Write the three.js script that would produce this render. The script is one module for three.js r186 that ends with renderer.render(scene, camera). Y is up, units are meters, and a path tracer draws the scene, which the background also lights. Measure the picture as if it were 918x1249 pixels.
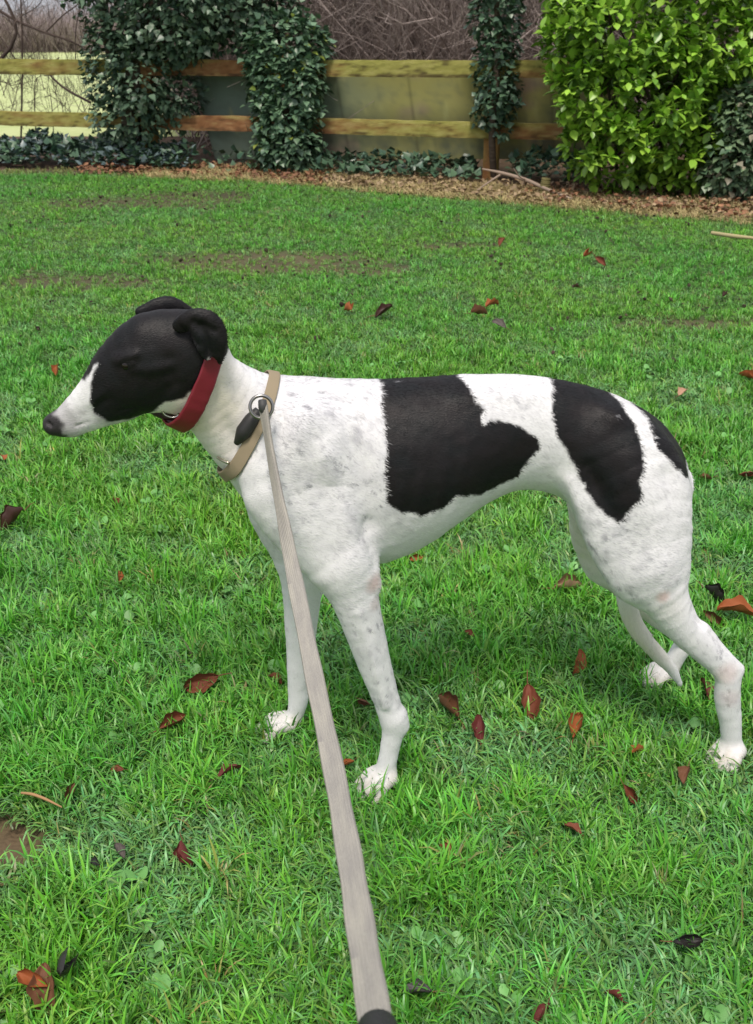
import * as THREE from 'three';
import { ImprovedNoise } from 'three/addons/math/ImprovedNoise.js';
import { mergeGeometries } from 'three/addons/utils/BufferGeometryUtils.js';

// ---------------------------------------------------------------- camera, sky, sun, exposure
const scene = new THREE.Scene();
const F = 1250, CX = 459, CY = 624.5, EYE = 1.25;            // lens in pixels of the 918 x 1249 photograph, eye height in metres
const PITCH = Math.atan((CY - 30) / F);
const camera = new THREE.PerspectiveCamera(2 * Math.atan(CY / F) * 180 / Math.PI, 918 / 1249, 0.05, 400);
camera.position.set(0, EYE, 0);
camera.rotation.x = -PITCH;
camera.focus = 1.65; camera.userData.fStop = 14;
scene.add(camera);

const skyW = 64, skyH = 32, skyData = new Float32Array(skyW * skyH * 4);
for (let j = 0; j < skyH; j++) for (let i = 0; i < skyW; i++) {
  const up = Math.sin(((j + 0.5) / skyH - 0.5) * Math.PI), a = (i + 0.5) / skyW * Math.PI * 2;
  const v = 0.62 + 0.38 * Math.max(0, up) + 0.05 * Math.sin(a * 3 + up * 4) * Math.max(0, up);
  skyData.set([v * 0.955, v * 0.985, v * 1.07, 1], (j * skyW + i) * 4);
}
const sky = new THREE.DataTexture(skyData, skyW, skyH, THREE.RGBAFormat, THREE.FloatType);
sky.mapping = THREE.EquirectangularReflectionMapping;
sky.magFilter = THREE.LinearFilter;
sky.needsUpdate = true;
scene.background = sky; scene.environment = sky;
const SKY = 0.74;
scene.backgroundIntensity = SKY; scene.environmentIntensity = SKY;

const sun = new THREE.DirectionalLight(0xfff3e6, 2.3);
sun.position.set(-.6, 8, 0);
sun.castShadow = true; sun.shadow.radius = 30;
sun.shadow.camera.left = sun.shadow.camera.bottom = -12; sun.shadow.camera.right = sun.shadow.camera.top = 12; sun.shadow.camera.far = 60;
sun.shadow.mapSize.set(2048, 2048);
sun.target.position.set(0, 0, -4);
scene.add(sun, sun.target);

const renderer = new THREE.WebGLRenderer({ antialias: true });
renderer.toneMapping = THREE.LinearToneMapping;
renderer.toneMappingExposure = 1.3;
renderer.shadowMap.enabled = true;

// ---------------------------------------------------------------- helpers
const V = (x, y, z) => new THREE.Vector3(x, y, z);
function rng(seed) { let s = seed >>> 0; return () => { s = (s + 0x6d2b79f5) | 0; let t = Math.imul(s ^ (s >>> 15), 1 | s); t = (t + Math.imul(t ^ (t >>> 7), 61 | t)) ^ t; return ((t ^ (t >>> 14)) >>> 0) / 4294967296; }; }
const perlin = new ImprovedNoise();
const noise = (x, y, z = 0.37) => perlin.noise(x + 31.7, y + 12.3, z + 5.1);
const fbm = (x, y, z = 0.37) => noise(x, y, z) * 0.6 + noise(x * 2.1, y * 2.1, z * 2.1) * 0.3 + noise(x * 4.3, y * 4.3, z * 4.3) * 0.15;
const clamp = (x, a, b) => Math.min(b, Math.max(a, x));
const lerp = (a, b, t) => a + (b - a) * t;
const sstep = (a, b, x) => { const t = clamp((x - a) / (b - a), 0, 1); return t * t * (3 - 2 * t); };

const cp = Math.cos(PITCH), sp = Math.sin(PITCH);
function ray(px, py) {                                          // view ray of a photograph pixel, unit length along the optical axis
  const u = (px - CX) / F, v = (CY - py) / F;
  return V(u, v * cp - sp, -(v * sp + cp));
}
const onGround = (px, py, h = 0) => { const d = ray(px, py); return d.multiplyScalar((h - EYE) / d.y).add(V(0, EYE, 0)); };
const atDist = (px, py, z) => { const d = ray(px, py); return d.multiplyScalar(-z / d.z).add(V(0, EYE, 0)); };      // z metres ahead of the viewer
const atDepth = (px, py, t) => ray(px, py).multiplyScalar(t).add(V(0, EYE, 0));

const used = {};
function numbered(name) { used[name] = (used[name] ?? -1) + 1; return used[name] ? name + '_' + String(used[name]).padStart(3, '0') : name; }
function tag(o, label, category, group, kind) {
  if (label) o.userData.label = label;
  if (category) o.userData.category = category;
  if (group) o.userData.group = group;
  if (kind) o.userData.kind = kind;
  return o;
}
function base(name, pos = [0, 0, 0], turn = 0) {
  const g = new THREE.Group(); g.name = numbered(name); g.position.set(...pos); g.rotation.y = turn; scene.add(g); return g;
}
function mesh(name, geo, mat, parent) {
  const m = new THREE.Mesh(geo, mat); m.castShadow = m.receiveShadow = true;
  m.name = parent === scene ? numbered(name) : name; parent.add(m); return m;
}
const std = (rgb, roughness = 0.8, more = {}) => { const m = new THREE.MeshStandardMaterial({ roughness, side: THREE.DoubleSide, ...more }); m.color.setRGB(...rgb); return m; };
function dataTex(w, h, fn, srgb = false, rep = [1, 1]) {        // fn(u, v) -> [r, g, b] 0..1
  const d = new Uint8Array(w * h * 4);
  for (let j = 0; j < h; j++) for (let i = 0; i < w; i++) { const c = fn((i + 0.5) / w, (j + 0.5) / h); d.set([c[0] * 255, c[1] * 255, c[2] * 255, 255].map((x) => clamp(x, 0, 255)), (j * w + i) * 4); }
  const t = new THREE.DataTexture(d, w, h); t.magFilter = THREE.LinearFilter; t.wrapS = t.wrapT = THREE.RepeatWrapping; t.repeat.set(...rep);
  if (srgb) t.colorSpace = THREE.SRGBColorSpace; t.needsUpdate = true; return t;
}
function geom(pos, idx, col, uv, nor) {
  const g = new THREE.BufferGeometry();
  g.setAttribute('position', new THREE.Float32BufferAttribute(pos, 3));
  if (idx) g.setIndex(idx);
  if (col) g.setAttribute('color', new THREE.Float32BufferAttribute(col, 3));
  if (uv) g.setAttribute('uv', new THREE.Float32BufferAttribute(uv, 2));
  if (nor) g.setAttribute('normal', new THREE.Float32BufferAttribute(nor, 3)); else g.computeVertexNormals();
  return g;
}
function tube(pts, radii, sides = 8, uvScale = 1) {             // tapering tube through points, closed ends
  const curve = new THREE.CatmullRomCurve3(pts), n = Math.max(2, (pts.length - 1) * 4), fr = curve.computeFrenetFrames(n), pos = [], idx = [], uv = [];
  const len = curve.getLength();
  for (let i = 0; i <= n; i++) {
    const t = i / n, p = curve.getPoint(t), f = t * (radii.length - 1), k = Math.min(radii.length - 2, Math.floor(f)), r = radii.length > 1 ? lerp(radii[k], radii[k + 1], f - k) : radii[0];
    const near = Math.min(n, Math.round(t * n));
    for (let s = 0; s <= sides; s++) { const a = s / sides * Math.PI * 2; const q = p.clone().addScaledVector(fr.normals[near], Math.cos(a) * r).addScaledVector(fr.binormals[near], Math.sin(a) * r); pos.push(q.x, q.y, q.z); uv.push(s / sides * r * 6.3 * uvScale, t * len * uvScale); }
  }
  for (let i = 0; i < n; i++) for (let s = 0; s < sides; s++) { const a = i * (sides + 1) + s, b = a + sides + 1; idx.push(a, b, a + 1, a + 1, b, b + 1); }
  for (const e of [0, n]) { const p = curve.getPoint(e / n), c = pos.length / 3; pos.push(p.x, p.y, p.z); uv.push(0, 0); for (let s = 0; s < sides; s++) { const a = e * (sides + 1) + s; e ? idx.push(a, c, a + 1) : idx.push(a, a + 1, c); } }
  return geom(pos, idx, null, uv);
}
function instanced(name, geo, mat, list, parent) {              // list of [Matrix4, Color]
  const m = new THREE.InstancedMesh(geo, mat, list.length); m.name = parent === scene ? numbered(name) : name; m.castShadow = m.receiveShadow = true;
  list.forEach(([M, C], i) => { m.setMatrixAt(i, M); if (C) m.setColorAt(i, C); });
  parent.add(m); return m;
}
// ---------------------------------------------------------------- the greyhound: one continuous skin meshed from a distance field
const DOG = V(0.27, 0, -1.6), YAW = 9 * Math.PI / 180;           // local x to the tail, y up, z to the dog's left side
const DX = V(Math.cos(YAW), 0, -Math.sin(YAW)), DZ = V(Math.sin(YAW), 0, Math.cos(YAW));
function D(px, py, z = 0) {                                      // where a photograph pixel meets the lengthwise plane z of the dog, in the dog's own metres
  const d = ray(px, py), o = V(0, EYE, 0).sub(DOG), t = (z - o.dot(DZ)) / d.dot(DZ), p = o.addScaledVector(d, t);
  return [p.dot(DX), p.y, z];
}
// trunk: [pixel x, top, bottom, half width in metres]
const trunkKnots = [[296, 520, 600, .030], [304, 500, 622, .048], [320, 481, 650, .064], [345, 467, 668, .078], [380, 462, 682, .092], [420, 463, 688, .100], [450, 464, 685, .103], [480, 464, 678, .104], [520, 462, 660, .102], [560, 459, 633, .092], [600, 458, 608, .078], [640, 459, 595, .068], [680, 465, 602, .068], [720, 475, 625, .074], [760, 491, 640, .078], [795, 513, 642, .070], [820, 542, 630, .052], [835, 572, 612, .028]]
  .map(([x, t, b, w]) => { const T = D(x, t), B = D(x, b); return [(T[0] + B[0]) / 2, (T[1] + B[1]) / 2, (T[1] - B[1]) / 2, w]; });
function trunk(x, y, z) {
  const K = trunkKnots, n = K.length, x0 = K[0][0], x1 = K[n - 1][0], xc = clamp(x, x0, x1 - 1e-6);
  let i = 0; while (i < n - 2 && xc > K[i + 1][0]) i++;
  const A = K[i], B = K[i + 1], P = K[Math.max(0, i - 1)], Q = K[Math.min(n - 1, i + 2)], t = (xc - A[0]) / (B[0] - A[0]), h = B[0] - A[0];
  const H = (k) => { const m0 = (B[k] - P[k]) / Math.max(1e-5, B[0] - P[0]) * h, m1 = (Q[k] - A[k]) / Math.max(1e-5, Q[0] - A[0]) * h, t2 = t * t, t3 = t2 * t; return (2 * t3 - 3 * t2 + 1) * A[k] + (t3 - 2 * t2 + t) * m0 + (3 * t2 - 2 * t3) * B[k] + (t3 - t2) * m1; };
  const cy = H(1), a = H(2), b = H(3), ey = (y - cy) / a;
  const bb = b * (1 - 0.16 * ey * (ey > 0 ? 0.5 : -1) * (Math.abs(ey) < 1.3 ? Math.abs(ey) : 1.3)), ez = z / bb;   // narrower at the keel
  const k1 = Math.sqrt(ey * ey + ez * ez), k2 = Math.sqrt((ey / a) ** 2 + (ez / bb) ** 2);
  let d = k2 < 1e-6 ? -Math.min(a, b) : k1 * (k1 - 1) / k2;
  const dx = x < x0 ? x0 - x : x > x1 ? x - x1 : 0;
  if (dx > 0) d = d > 0 ? Math.sqrt(d * d + dx * dx) : Math.max(d, dx - 0.003);
  return d;
}
const smin = (a, b, k) => { const h = Math.max(k - Math.abs(a - b), 0) / k; return Math.min(a, b) - h * h * k * 0.25; };
function bone(a, b, ra, rb, kz = 1) { return { ax: a[0], ay: a[1], az: a[2] / kz, bx: b[0] - a[0], by: b[1] - a[1], bz: (b[2] - a[2]) / kz, ra, dr: rb - ra, kz, ll: (b[0] - a[0]) ** 2 + (b[1] - a[1]) ** 2 + ((b[2] - a[2]) / kz) ** 2 + 1e-9 }; }
function chain(list, kz = 1) {                                    // tapering bones along a smooth curve through [point, radius] joints
  const out = [], n = list.length, at = (i) => { const L = list[clamp(i, 0, n - 1)]; return [...L[0], L[1]]; };
  for (let i = 0; i + 1 < n; i++) {
    const P = [at(i - 1), at(i), at(i + 1), at(i + 2)], S = n > 2 ? 3 : 1;
    const c = (t) => P[1].map((_, k) => 0.5 * (2 * P[1][k] + (P[2][k] - P[0][k]) * t + (2 * P[0][k] - 5 * P[1][k] + 4 * P[2][k] - P[3][k]) * t * t + (3 * P[1][k] - P[0][k] - 3 * P[2][k] + P[3][k]) * t * t * t));
    for (let q = 0; q < S; q++) { const A = S > 1 ? c(q / S) : P[1], B = S > 1 ? c((q + 1) / S) : P[2]; out.push(bone(A, B, A[3], B[3], kz)); }
  }
  return [out];
}
const limbs = [];
const limb = (k, blend, ...bones) => limbs.push({ k, blend, chains: bones.flat(), bones: bones.flat(2) });
// neck
limb(.03, .035, chain([[D(222, 438, .035), .062], [D(240, 460, .03), .060], [D(270, 488, .018), .066], [D(300, 512, .006), .080], [D(345, 545, 0), .100]], .74));
// head: cranium, cheeks, muzzle, jaw
const HZ = .038;
limb(.022, .02,
  chain([[D(226, 428, HZ), .060], [D(190, 431, HZ), .0615], [D(156, 451, HZ - .003), .051], [D(134, 471, HZ - .006), .0405], [D(109, 491, HZ - .010), .0295], [D(78, 514, HZ - .014), .0200]], .74),
  chain([[D(215, 463, HZ), .050], [D(178, 464, HZ), .050], [D(148, 480, HZ - .004), .034]], .72),
  chain([[D(150, 496, HZ - .004), .018], [D(92, 521, HZ - .012), .0125]], .95));
limb(.012, .012, chain([[D(70, 517, HZ - .015), .0165], [D(65, 518, HZ - .015), .0155]], .95));                       // nose pad
limb(.008, .010, chain([[D(146, 438, HZ + .029), .0080], [D(166, 432, HZ + .032), .0085]], 1));                          // brow over the eye
limb(.008, .010, chain([[D(146, 427, HZ - .030), .0080], [D(166, 421, HZ - .033), .0085]], 1));
// ears, folded back
limb(.010, .008, chain([[D(220, 397, .080), .012], [D(236, 390, .088), .016], [D(254, 395, .094), .018], [D(263, 412, .096), .0165], [D(266, 428, .094), .011], [D(268, 442, .090), .0035]], .30), chain([[D(240, 396, .092), .015], [D(247, 416, .0965), .014], [D(252, 436, .095), .006]], .26), chain([[D(226, 391, .088), .005], [D(246, 387, .094), .006], [D(261, 397, .097), .005], [D(270, 416, .096), .004]], .8));
limb(.010, .008, chain([[D(172, 381, -.010), .009], [D(190, 375, -.014), .014], [D(208, 374, -.018), .016], [D(226, 381, -.020), .012]], .6));
// near fore leg
limb(.028, .045, chain([[D(362, 545, .062), .070], [D(345, 600, .078), .062], [D(395, 665, .088), .058], [D(424, 696, .092), .044]], .62));
limb(.020, .024, chain([[D(418, 692, .092), .047], [D(434, 735, .095), .0375], [D(452, 795, .098), .0300], [D(470, 850, .100), .0235], [D(479, 880, .101), .0225], [D(479, 893, .101), .0200], [D(474, 920, .101), .0175], [D(470, 942, .101), .0185]], .86), chain([[D(444, 704, .096), .017], [D(455, 713, .098), .0105]], .9), chain([[D(484, 874, .1), .015], [D(491, 884, .1), .0080]], .9));
// far fore leg
limb(.028, .045, chain([[D(362, 545, -.062), .070], [D(338, 600, -.075), .060], [D(360, 660, -.082), .052], [D(375, 690, -.084), .042]], .62));
limb(.018, .024, chain([[D(371, 690, -.084), .045], [D(368, 735, -.085), .034], [D(366, 795, -.086), .026], [D(364, 838, -.087), .0200], [D(364, 852, -.087), .0195], [D(360, 872, -.087), .0165], [D(354, 887, -.087), .0165]], .86), chain([[D(385, 694, -.084), .016], [D(392, 702, -.084), .011]], .9));
// near hind leg
limb(.035, .05, chain([[D(750, 552, .045), .066], [D(774, 606, .068), .088], [D(786, 650, .086), .082], [D(796, 692, .096), .062]], .50));
limb(.03, .04, chain([[D(716, 585, .050), .030], [D(745, 655, .078), .038], [D(775, 700, .094), .040]], .62));
limb(.022, .034, chain([[D(790, 690, .098), .056], [D(814, 735, .107), .039], [D(842, 776, .115), .0275], [D(872, 808, .122), .0200], [D(887, 826, .125), .0225], [D(887, 850, .125), .0235], [D(891, 885, .126), .0195], [D(893, 912, .126), .0180]], .84), chain([[D(856, 772, .117), .016], [D(886, 805, .123), .012], [D(899, 816, .125), .0105]], .8));
// far hind leg
limb(.035, .045, chain([[D(745, 552, -.045), .062], [D(745, 606, -.068), .076], [D(736, 650, -.086), .062], [D(745, 682, -.094), .048]], .52));
limb(.022, .03, chain([[D(744, 680, -.096), .048], [D(790, 735, -.108), .033], [D(826, 770, -.122), .021], [D(836, 782, -.130), .021], [D(824, 802, -.132), .0195], [D(814, 824, -.134), .0175]], .84), chain([[D(836, 770, -.128), .013], [D(845, 777, -.13), .010]], .8));
// tail, tucked between the hind legs
limb(.012, .014, chain([[D(818, 590, .0), .026], [D(822, 640, .0), .021], [D(800, 685, .0), .020], [D(766, 712, -.002), .0185], [D(767, 744, -.006), .0175], [D(780, 772, -.010), .0165], [D(801, 797, -.014), .0145], [D(818, 815, -.016), .0105], [D(829, 833, -.016), .0055]], 1));
// paws: four toes each, knuckles bent, and a heel pad
const claws = [];
function paw(cx, cz, y, len, toX, toZ, w) {
  const sx = -toZ, sz = toX, bones = [];
  for (let i = 0; i < 4; i++) {
    const s = (i - 1.5) * w, L = len * (i === 1 || i === 2 ? 1 : .82);
    const P = (f, up, r) => [[cx + toX * L * f + sx * s * (0.7 + f * .5), up, cz + toZ * L * f + sz * s * (0.7 + f * .5)], r];
    bones.push(...chain([P(.0, y + .008, .0112), P(.42, y + .009, .0108), P(.78, y - .004, .0102), P(1, y - .011, .0076)]));
  }
  bones.push([bone([cx + toX * len * .1, y - .008, cz + toZ * len * .1], [cx + toX * len * .45, y - .011, cz + toZ * len * .45], .014, .012)]);
  limb(.0035, .018, bones);
  for (const c of bones.slice(0, 4)) { const b = c[c.length - 1]; claws.push([V(b.ax + b.bx, b.ay + b.by, (b.az + b.bz) * b.kz), V(toX, -.45, toZ).normalize()]); }
}
const PAW = { nf: D(470, 940, .101), ff: D(352, 889, -.087), nh: D(894, 912, .126), fh: D(811, 827, -.134) };
paw(PAW.nf[0], PAW.nf[2], .025, .052, -.90, .43, .0145);
paw(PAW.ff[0], PAW.ff[2], .024, .062, -.99, .10, .0140);
paw(PAW.nh[0], PAW.nh[2], .025, .046, -.86, .50, .0138);
paw(PAW.fh[0], PAW.fh[2], .025, .052, -.98, .18, .0138);
const mouth = chain([[D(158, 499, HZ + .027), .0022], [D(140, 505, HZ + .026), .0030], [D(118, 513, HZ + .016), .0016], [D(92, 519, HZ + .004), .0010]])[0];
const nostril = bone(D(58, 516, HZ - .004), D(63, 519, HZ - .002), .0035, .0028);
const boneD = (b, x, y, z) => {
  z /= b.kz; const px = x - b.ax, py = y - b.ay, pz = z - b.az; let t = (px * b.bx + py * b.by + pz * b.bz) / b.ll; t = t < 0 ? 0 : t > 1 ? 1 : t;
  const qx = px - b.bx * t, qy = py - b.by * t, qz = pz - b.bz * t; return Math.sqrt(qx * qx + qy * qy + qz * qz) - b.ra - b.dr * t;
};
for (const L of limbs) {                                          // a box round every limb, to skip it far away
  L.lo = [9, 9, 9]; L.hi = [-9, -9, -9];
  for (const b of L.bones) for (const t of [0, 1]) { const r = b.ra + b.dr * t + .06, c = [b.ax + b.bx * t, b.ay + b.by * t, (b.az + b.bz * t) * b.kz]; for (let k = 0; k < 3; k++) { L.lo[k] = Math.min(L.lo[k], c[k] - r); L.hi[k] = Math.max(L.hi[k], c[k] + r); } }
}
function dogD(x, y, z) {
  let d = trunk(x, y, z);
  for (const L of limbs) {
    const ox = Math.max(L.lo[0] - x, x - L.hi[0], 0), oy = Math.max(L.lo[1] - y, y - L.hi[1], 0), oz = Math.max(L.lo[2] - z, z - L.hi[2], 0), far = Math.sqrt(ox * ox + oy * oy + oz * oz);
    if (far > 0) { const bound = far + .06; if (bound < d) d = Math.min(d, bound); continue; }
    let e = 9; for (const c of L.chains) { let f = 9; for (const b of c) { const q = boneD(b, x, y, z); if (q < f) f = q; } e = smin(e, f, L.k); }
    d = smin(d, e, L.blend);
  }
  if (x < -.5 && y > .4) { for (const b of mouth) d = -smin(-d, boneD(b, x, y, z), .003); d = -smin(-d, boneD(nostril, x, y, z), .003); }
  return d;
}
const grad = (x, y, z, e = .0012) => { const a = dogD(x + e, y - e, z - e), b = dogD(x - e, y - e, z + e), c = dogD(x - e, y + e, z - e), f = dogD(x + e, y + e, z + e); const k = 4 * e; return [(a - b - c + f) / k, (-a - b + c + f) / k, (-a + b - c + f) / k]; };
function surfaceNet(fn, lo, hi, h) {
  const n = [0, 1, 2].map((k) => Math.ceil((hi[k] - lo[k]) / h / 8) * 8 + 1), [nx, ny, nz] = n, val = new Float32Array(nx * ny * nz).fill(NaN), vi = new Int32Array(nx * ny * nz).fill(-1), at = (i, j, k) => (k * ny + j) * nx + i;
  const pos = [], idx = [], blocks = [], half = 4 * h * Math.sqrt(3);
  for (let bk = 0; bk < nz - 1; bk += 8) for (let bj = 0; bj < ny - 1; bj += 8) for (let bi = 0; bi < nx - 1; bi += 8) {
    const c = fn(lo[0] + (bi + 4) * h, lo[1] + (bj + 4) * h, lo[2] + (bk + 4) * h);
    if (Math.abs(c) > half * 2.1) continue;
    blocks.push([bi, bj, bk]);
    for (let k = bk; k <= bk + 8; k++) for (let j = bj; j <= bj + 8; j++) for (let i = bi; i <= bi + 8; i++) { const a = at(i, j, k); if (val[a] !== val[a]) val[a] = fn(lo[0] + i * h, lo[1] + j * h, lo[2] + k * h); }
  }
  for (const [bi, bj, bk] of blocks) for (let k = bk; k < bk + 8; k++) for (let j = bj; j < bj + 8; j++) for (let i = bi; i < bi + 8; i++) {
    let sx = 0, sy = 0, sz = 0, m = 0; const v = [];
    for (let c = 0; c < 8; c++) v.push(val[at(i + (c & 1), j + (c >> 1 & 1), k + (c >> 2))]);
    for (let c = 0; c < 8; c++) for (const ax of [1, 2, 4]) { if (c & ax) continue; const a = v[c], b = v[c | ax]; if ((a < 0) === (b < 0)) continue; const t = a / (a - b); sx += (c & 1) + (ax === 1 ? t : 0); sy += (c >> 1 & 1) + (ax === 2 ? t : 0); sz += (c >> 2) + (ax === 4 ? t : 0); m++; }
    if (m) { vi[at(i, j, k)] = pos.length / 3; pos.push(lo[0] + (i + sx / m) * h, lo[1] + (j + sy / m) * h, lo[2] + (k + sz / m) * h); }
  }
  for (const [bi, bj, bk] of blocks) for (let k = bk; k < bk + 8; k++) for (let j = bj; j < bj + 8; j++) for (let i = bi; i < bi + 8; i++) {
    const a = val[at(i, j, k)];
    const quad = (b, p, q, r, s) => { if (b !== b || (a < 0) === (b < 0)) return; if (p < 0 || q < 0 || r < 0 || s < 0) return; if (a < 0) idx.push(p, q, r, p, r, s); else idx.push(p, r, q, p, s, r); };
    if (j && k) quad(val[at(i + 1, j, k)], vi[at(i, j - 1, k - 1)], vi[at(i, j, k - 1)], vi[at(i, j, k)], vi[at(i, j - 1, k)]);
    if (i && k) quad(val[at(i, j + 1, k)], vi[at(i - 1, j, k - 1)], vi[at(i - 1, j, k)], vi[at(i, j, k)], vi[at(i, j, k - 1)]);
    if (i && j) quad(val[at(i, j, k + 1)], vi[at(i - 1, j - 1, k)], vi[at(i, j - 1, k)], vi[at(i, j, k)], vi[at(i - 1, j, k)]);
  }
  return { pos, idx };
}
// ---- the coat: patch outlines in the dog's side view
const poly = (z, pts) => pts.map(([x, y]) => { const p = D(x, y, z); return [p[0], p[1]]; });
const patchBody = [
  poly(.075, [[475, 470], [500, 464], [555, 464], [575, 478], [590, 503], [588, 520], [608, 514], [630, 520], [653, 535], [661, 548], [645, 565], [635, 583], [615, 593], [585, 605], [553, 598], [538, 613], [510, 621], [485, 615], [468, 603], [465, 570], [470, 540], [468, 505]]),
  poly(.070, [[693, 465], [720, 464], [753, 478], [767, 503], [777, 530], [776, 555], [766, 580], [768, 593], [751, 613], [741, 626], [720, 610], [706, 585], [693, 555], [678, 528], [678, 495]]),
  poly(.045, [[768, 478], [788, 510], [791, 538], [806, 553], [833, 578], [850, 560], [825, 510], [790, 480]])];
const patchHead = poly(HZ + .04, [[117, 448], [109, 474], [107, 492], [112, 511], [130, 523], [152, 520], [178, 513], [191, 504], [201, 493], [222, 488], [241, 470], [252, 445], [254, 434], [260, 445], [266, 447], [290, 425], [280, 370], [200, 340], [120, 380], [86, 440], [90, 474], [100, 474]]);
const patchHeadFar = patchHead.map(([x, y], i) => [x - (i < 3 ? .012 : 0), y - (i < 1 ? .03 : 0)]);
function polyD(P, x, y) {                                         // signed distance, inside negative
  let d = 9, s = 1;
  for (let i = 0, j = P.length - 1; i < P.length; j = i++) {
    const [ax, ay] = P[i], [bx, by] = P[j], ex = bx - ax, ey = by - ay, wx = x - ax, wy = y - ay, t = clamp((wx * ex + wy * ey) / (ex * ex + ey * ey), 0, 1);
    d = Math.min(d, (wx - ex * t) ** 2 + (wy - ey * t) ** 2);
    const c1 = y >= ay, c2 = y < by, c3 = ex * wy > ey * wx; if ((c1 && c2 && c3) || (!c1 && !c2 && !c3)) s = -s;
  }
  return s * Math.sqrt(d);
}
const hash3 = (i, j, k) => { let h = Math.imul(i, 374761393) + Math.imul(j, 668265263) + Math.imul(k, 2147483647 ^ 1274126177) | 0; h = Math.imul(h ^ (h >>> 13), 1274126177); return ((h ^ (h >>> 16)) >>> 0) / 4294967296; };
function ticks(x, y, z, cell, keep, rad) {                        // soft dark flecks
  let m = 0; const i0 = Math.floor(x / cell), j0 = Math.floor(y / cell), k0 = Math.floor(z / cell);
  for (let a = -1; a < 2; a++) for (let b = -1; b < 2; b++) for (let c = -1; c < 2; c++) {
    const i = i0 + a, j = j0 + b, k = k0 + c; if (hash3(i, j, k) > keep) continue;
    const dx = (i + hash3(i + 71, j, k)) * cell - x, dy = (j + hash3(i, j + 37, k)) * cell - y, dz = (k + hash3(i, j, k + 19)) * cell - z, r = rad * (.5 + hash3(i + 5, j + 9, k));
    m = Math.max(m, 1 - sstep(r * .35, r * 1.2, Math.hypot(dx * .8 + dy * .25, dy * .8, dz)));
  }
  return m;
}
const blobs = (list) => list.map(([px, py, z, r, w]) => [...D(px, py, z), r, w]);
const speckled = blobs([[400, 540, .09, .13, 1], [440, 600, .09, .09, 1], [350, 580, .09, .09, .4], [446, 770, .1, .075, 1.2], [470, 840, .1, .045, 1], [735, 650, .08, .06, 1], [765, 700, .09, .08, .75], [610, 490, .06, .05, .6], [650, 550, .07, .04, .4], [850, 790, .12, .06, .8], [885, 840, .12, .04, .8], [640, 500, .07, .06, .35], [800, 610, .08, .07, .25], [300, 500, .06, .06, .12]]);
const pinks = blobs([[451, 708, .105, .016, .9], [808, 727, .14, .011, .8], [886, 822, .14, .020, .5], [890, 850, .14, .018, .3], [455, 735, .11, .012, .35]]);
const creams = blobs([[248, 500, .07, .06, .55], [250, 470, .08, .05, .5], [262, 540, .05, .05, .3], [785, 770, -.01, .09, .45], [812, 735, .12, .03, .1], [720, 650, -.08, .09, .3]]);
const WHITE = [.79, .79, .81], BLACK = [.0075, .007, .0085];
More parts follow.
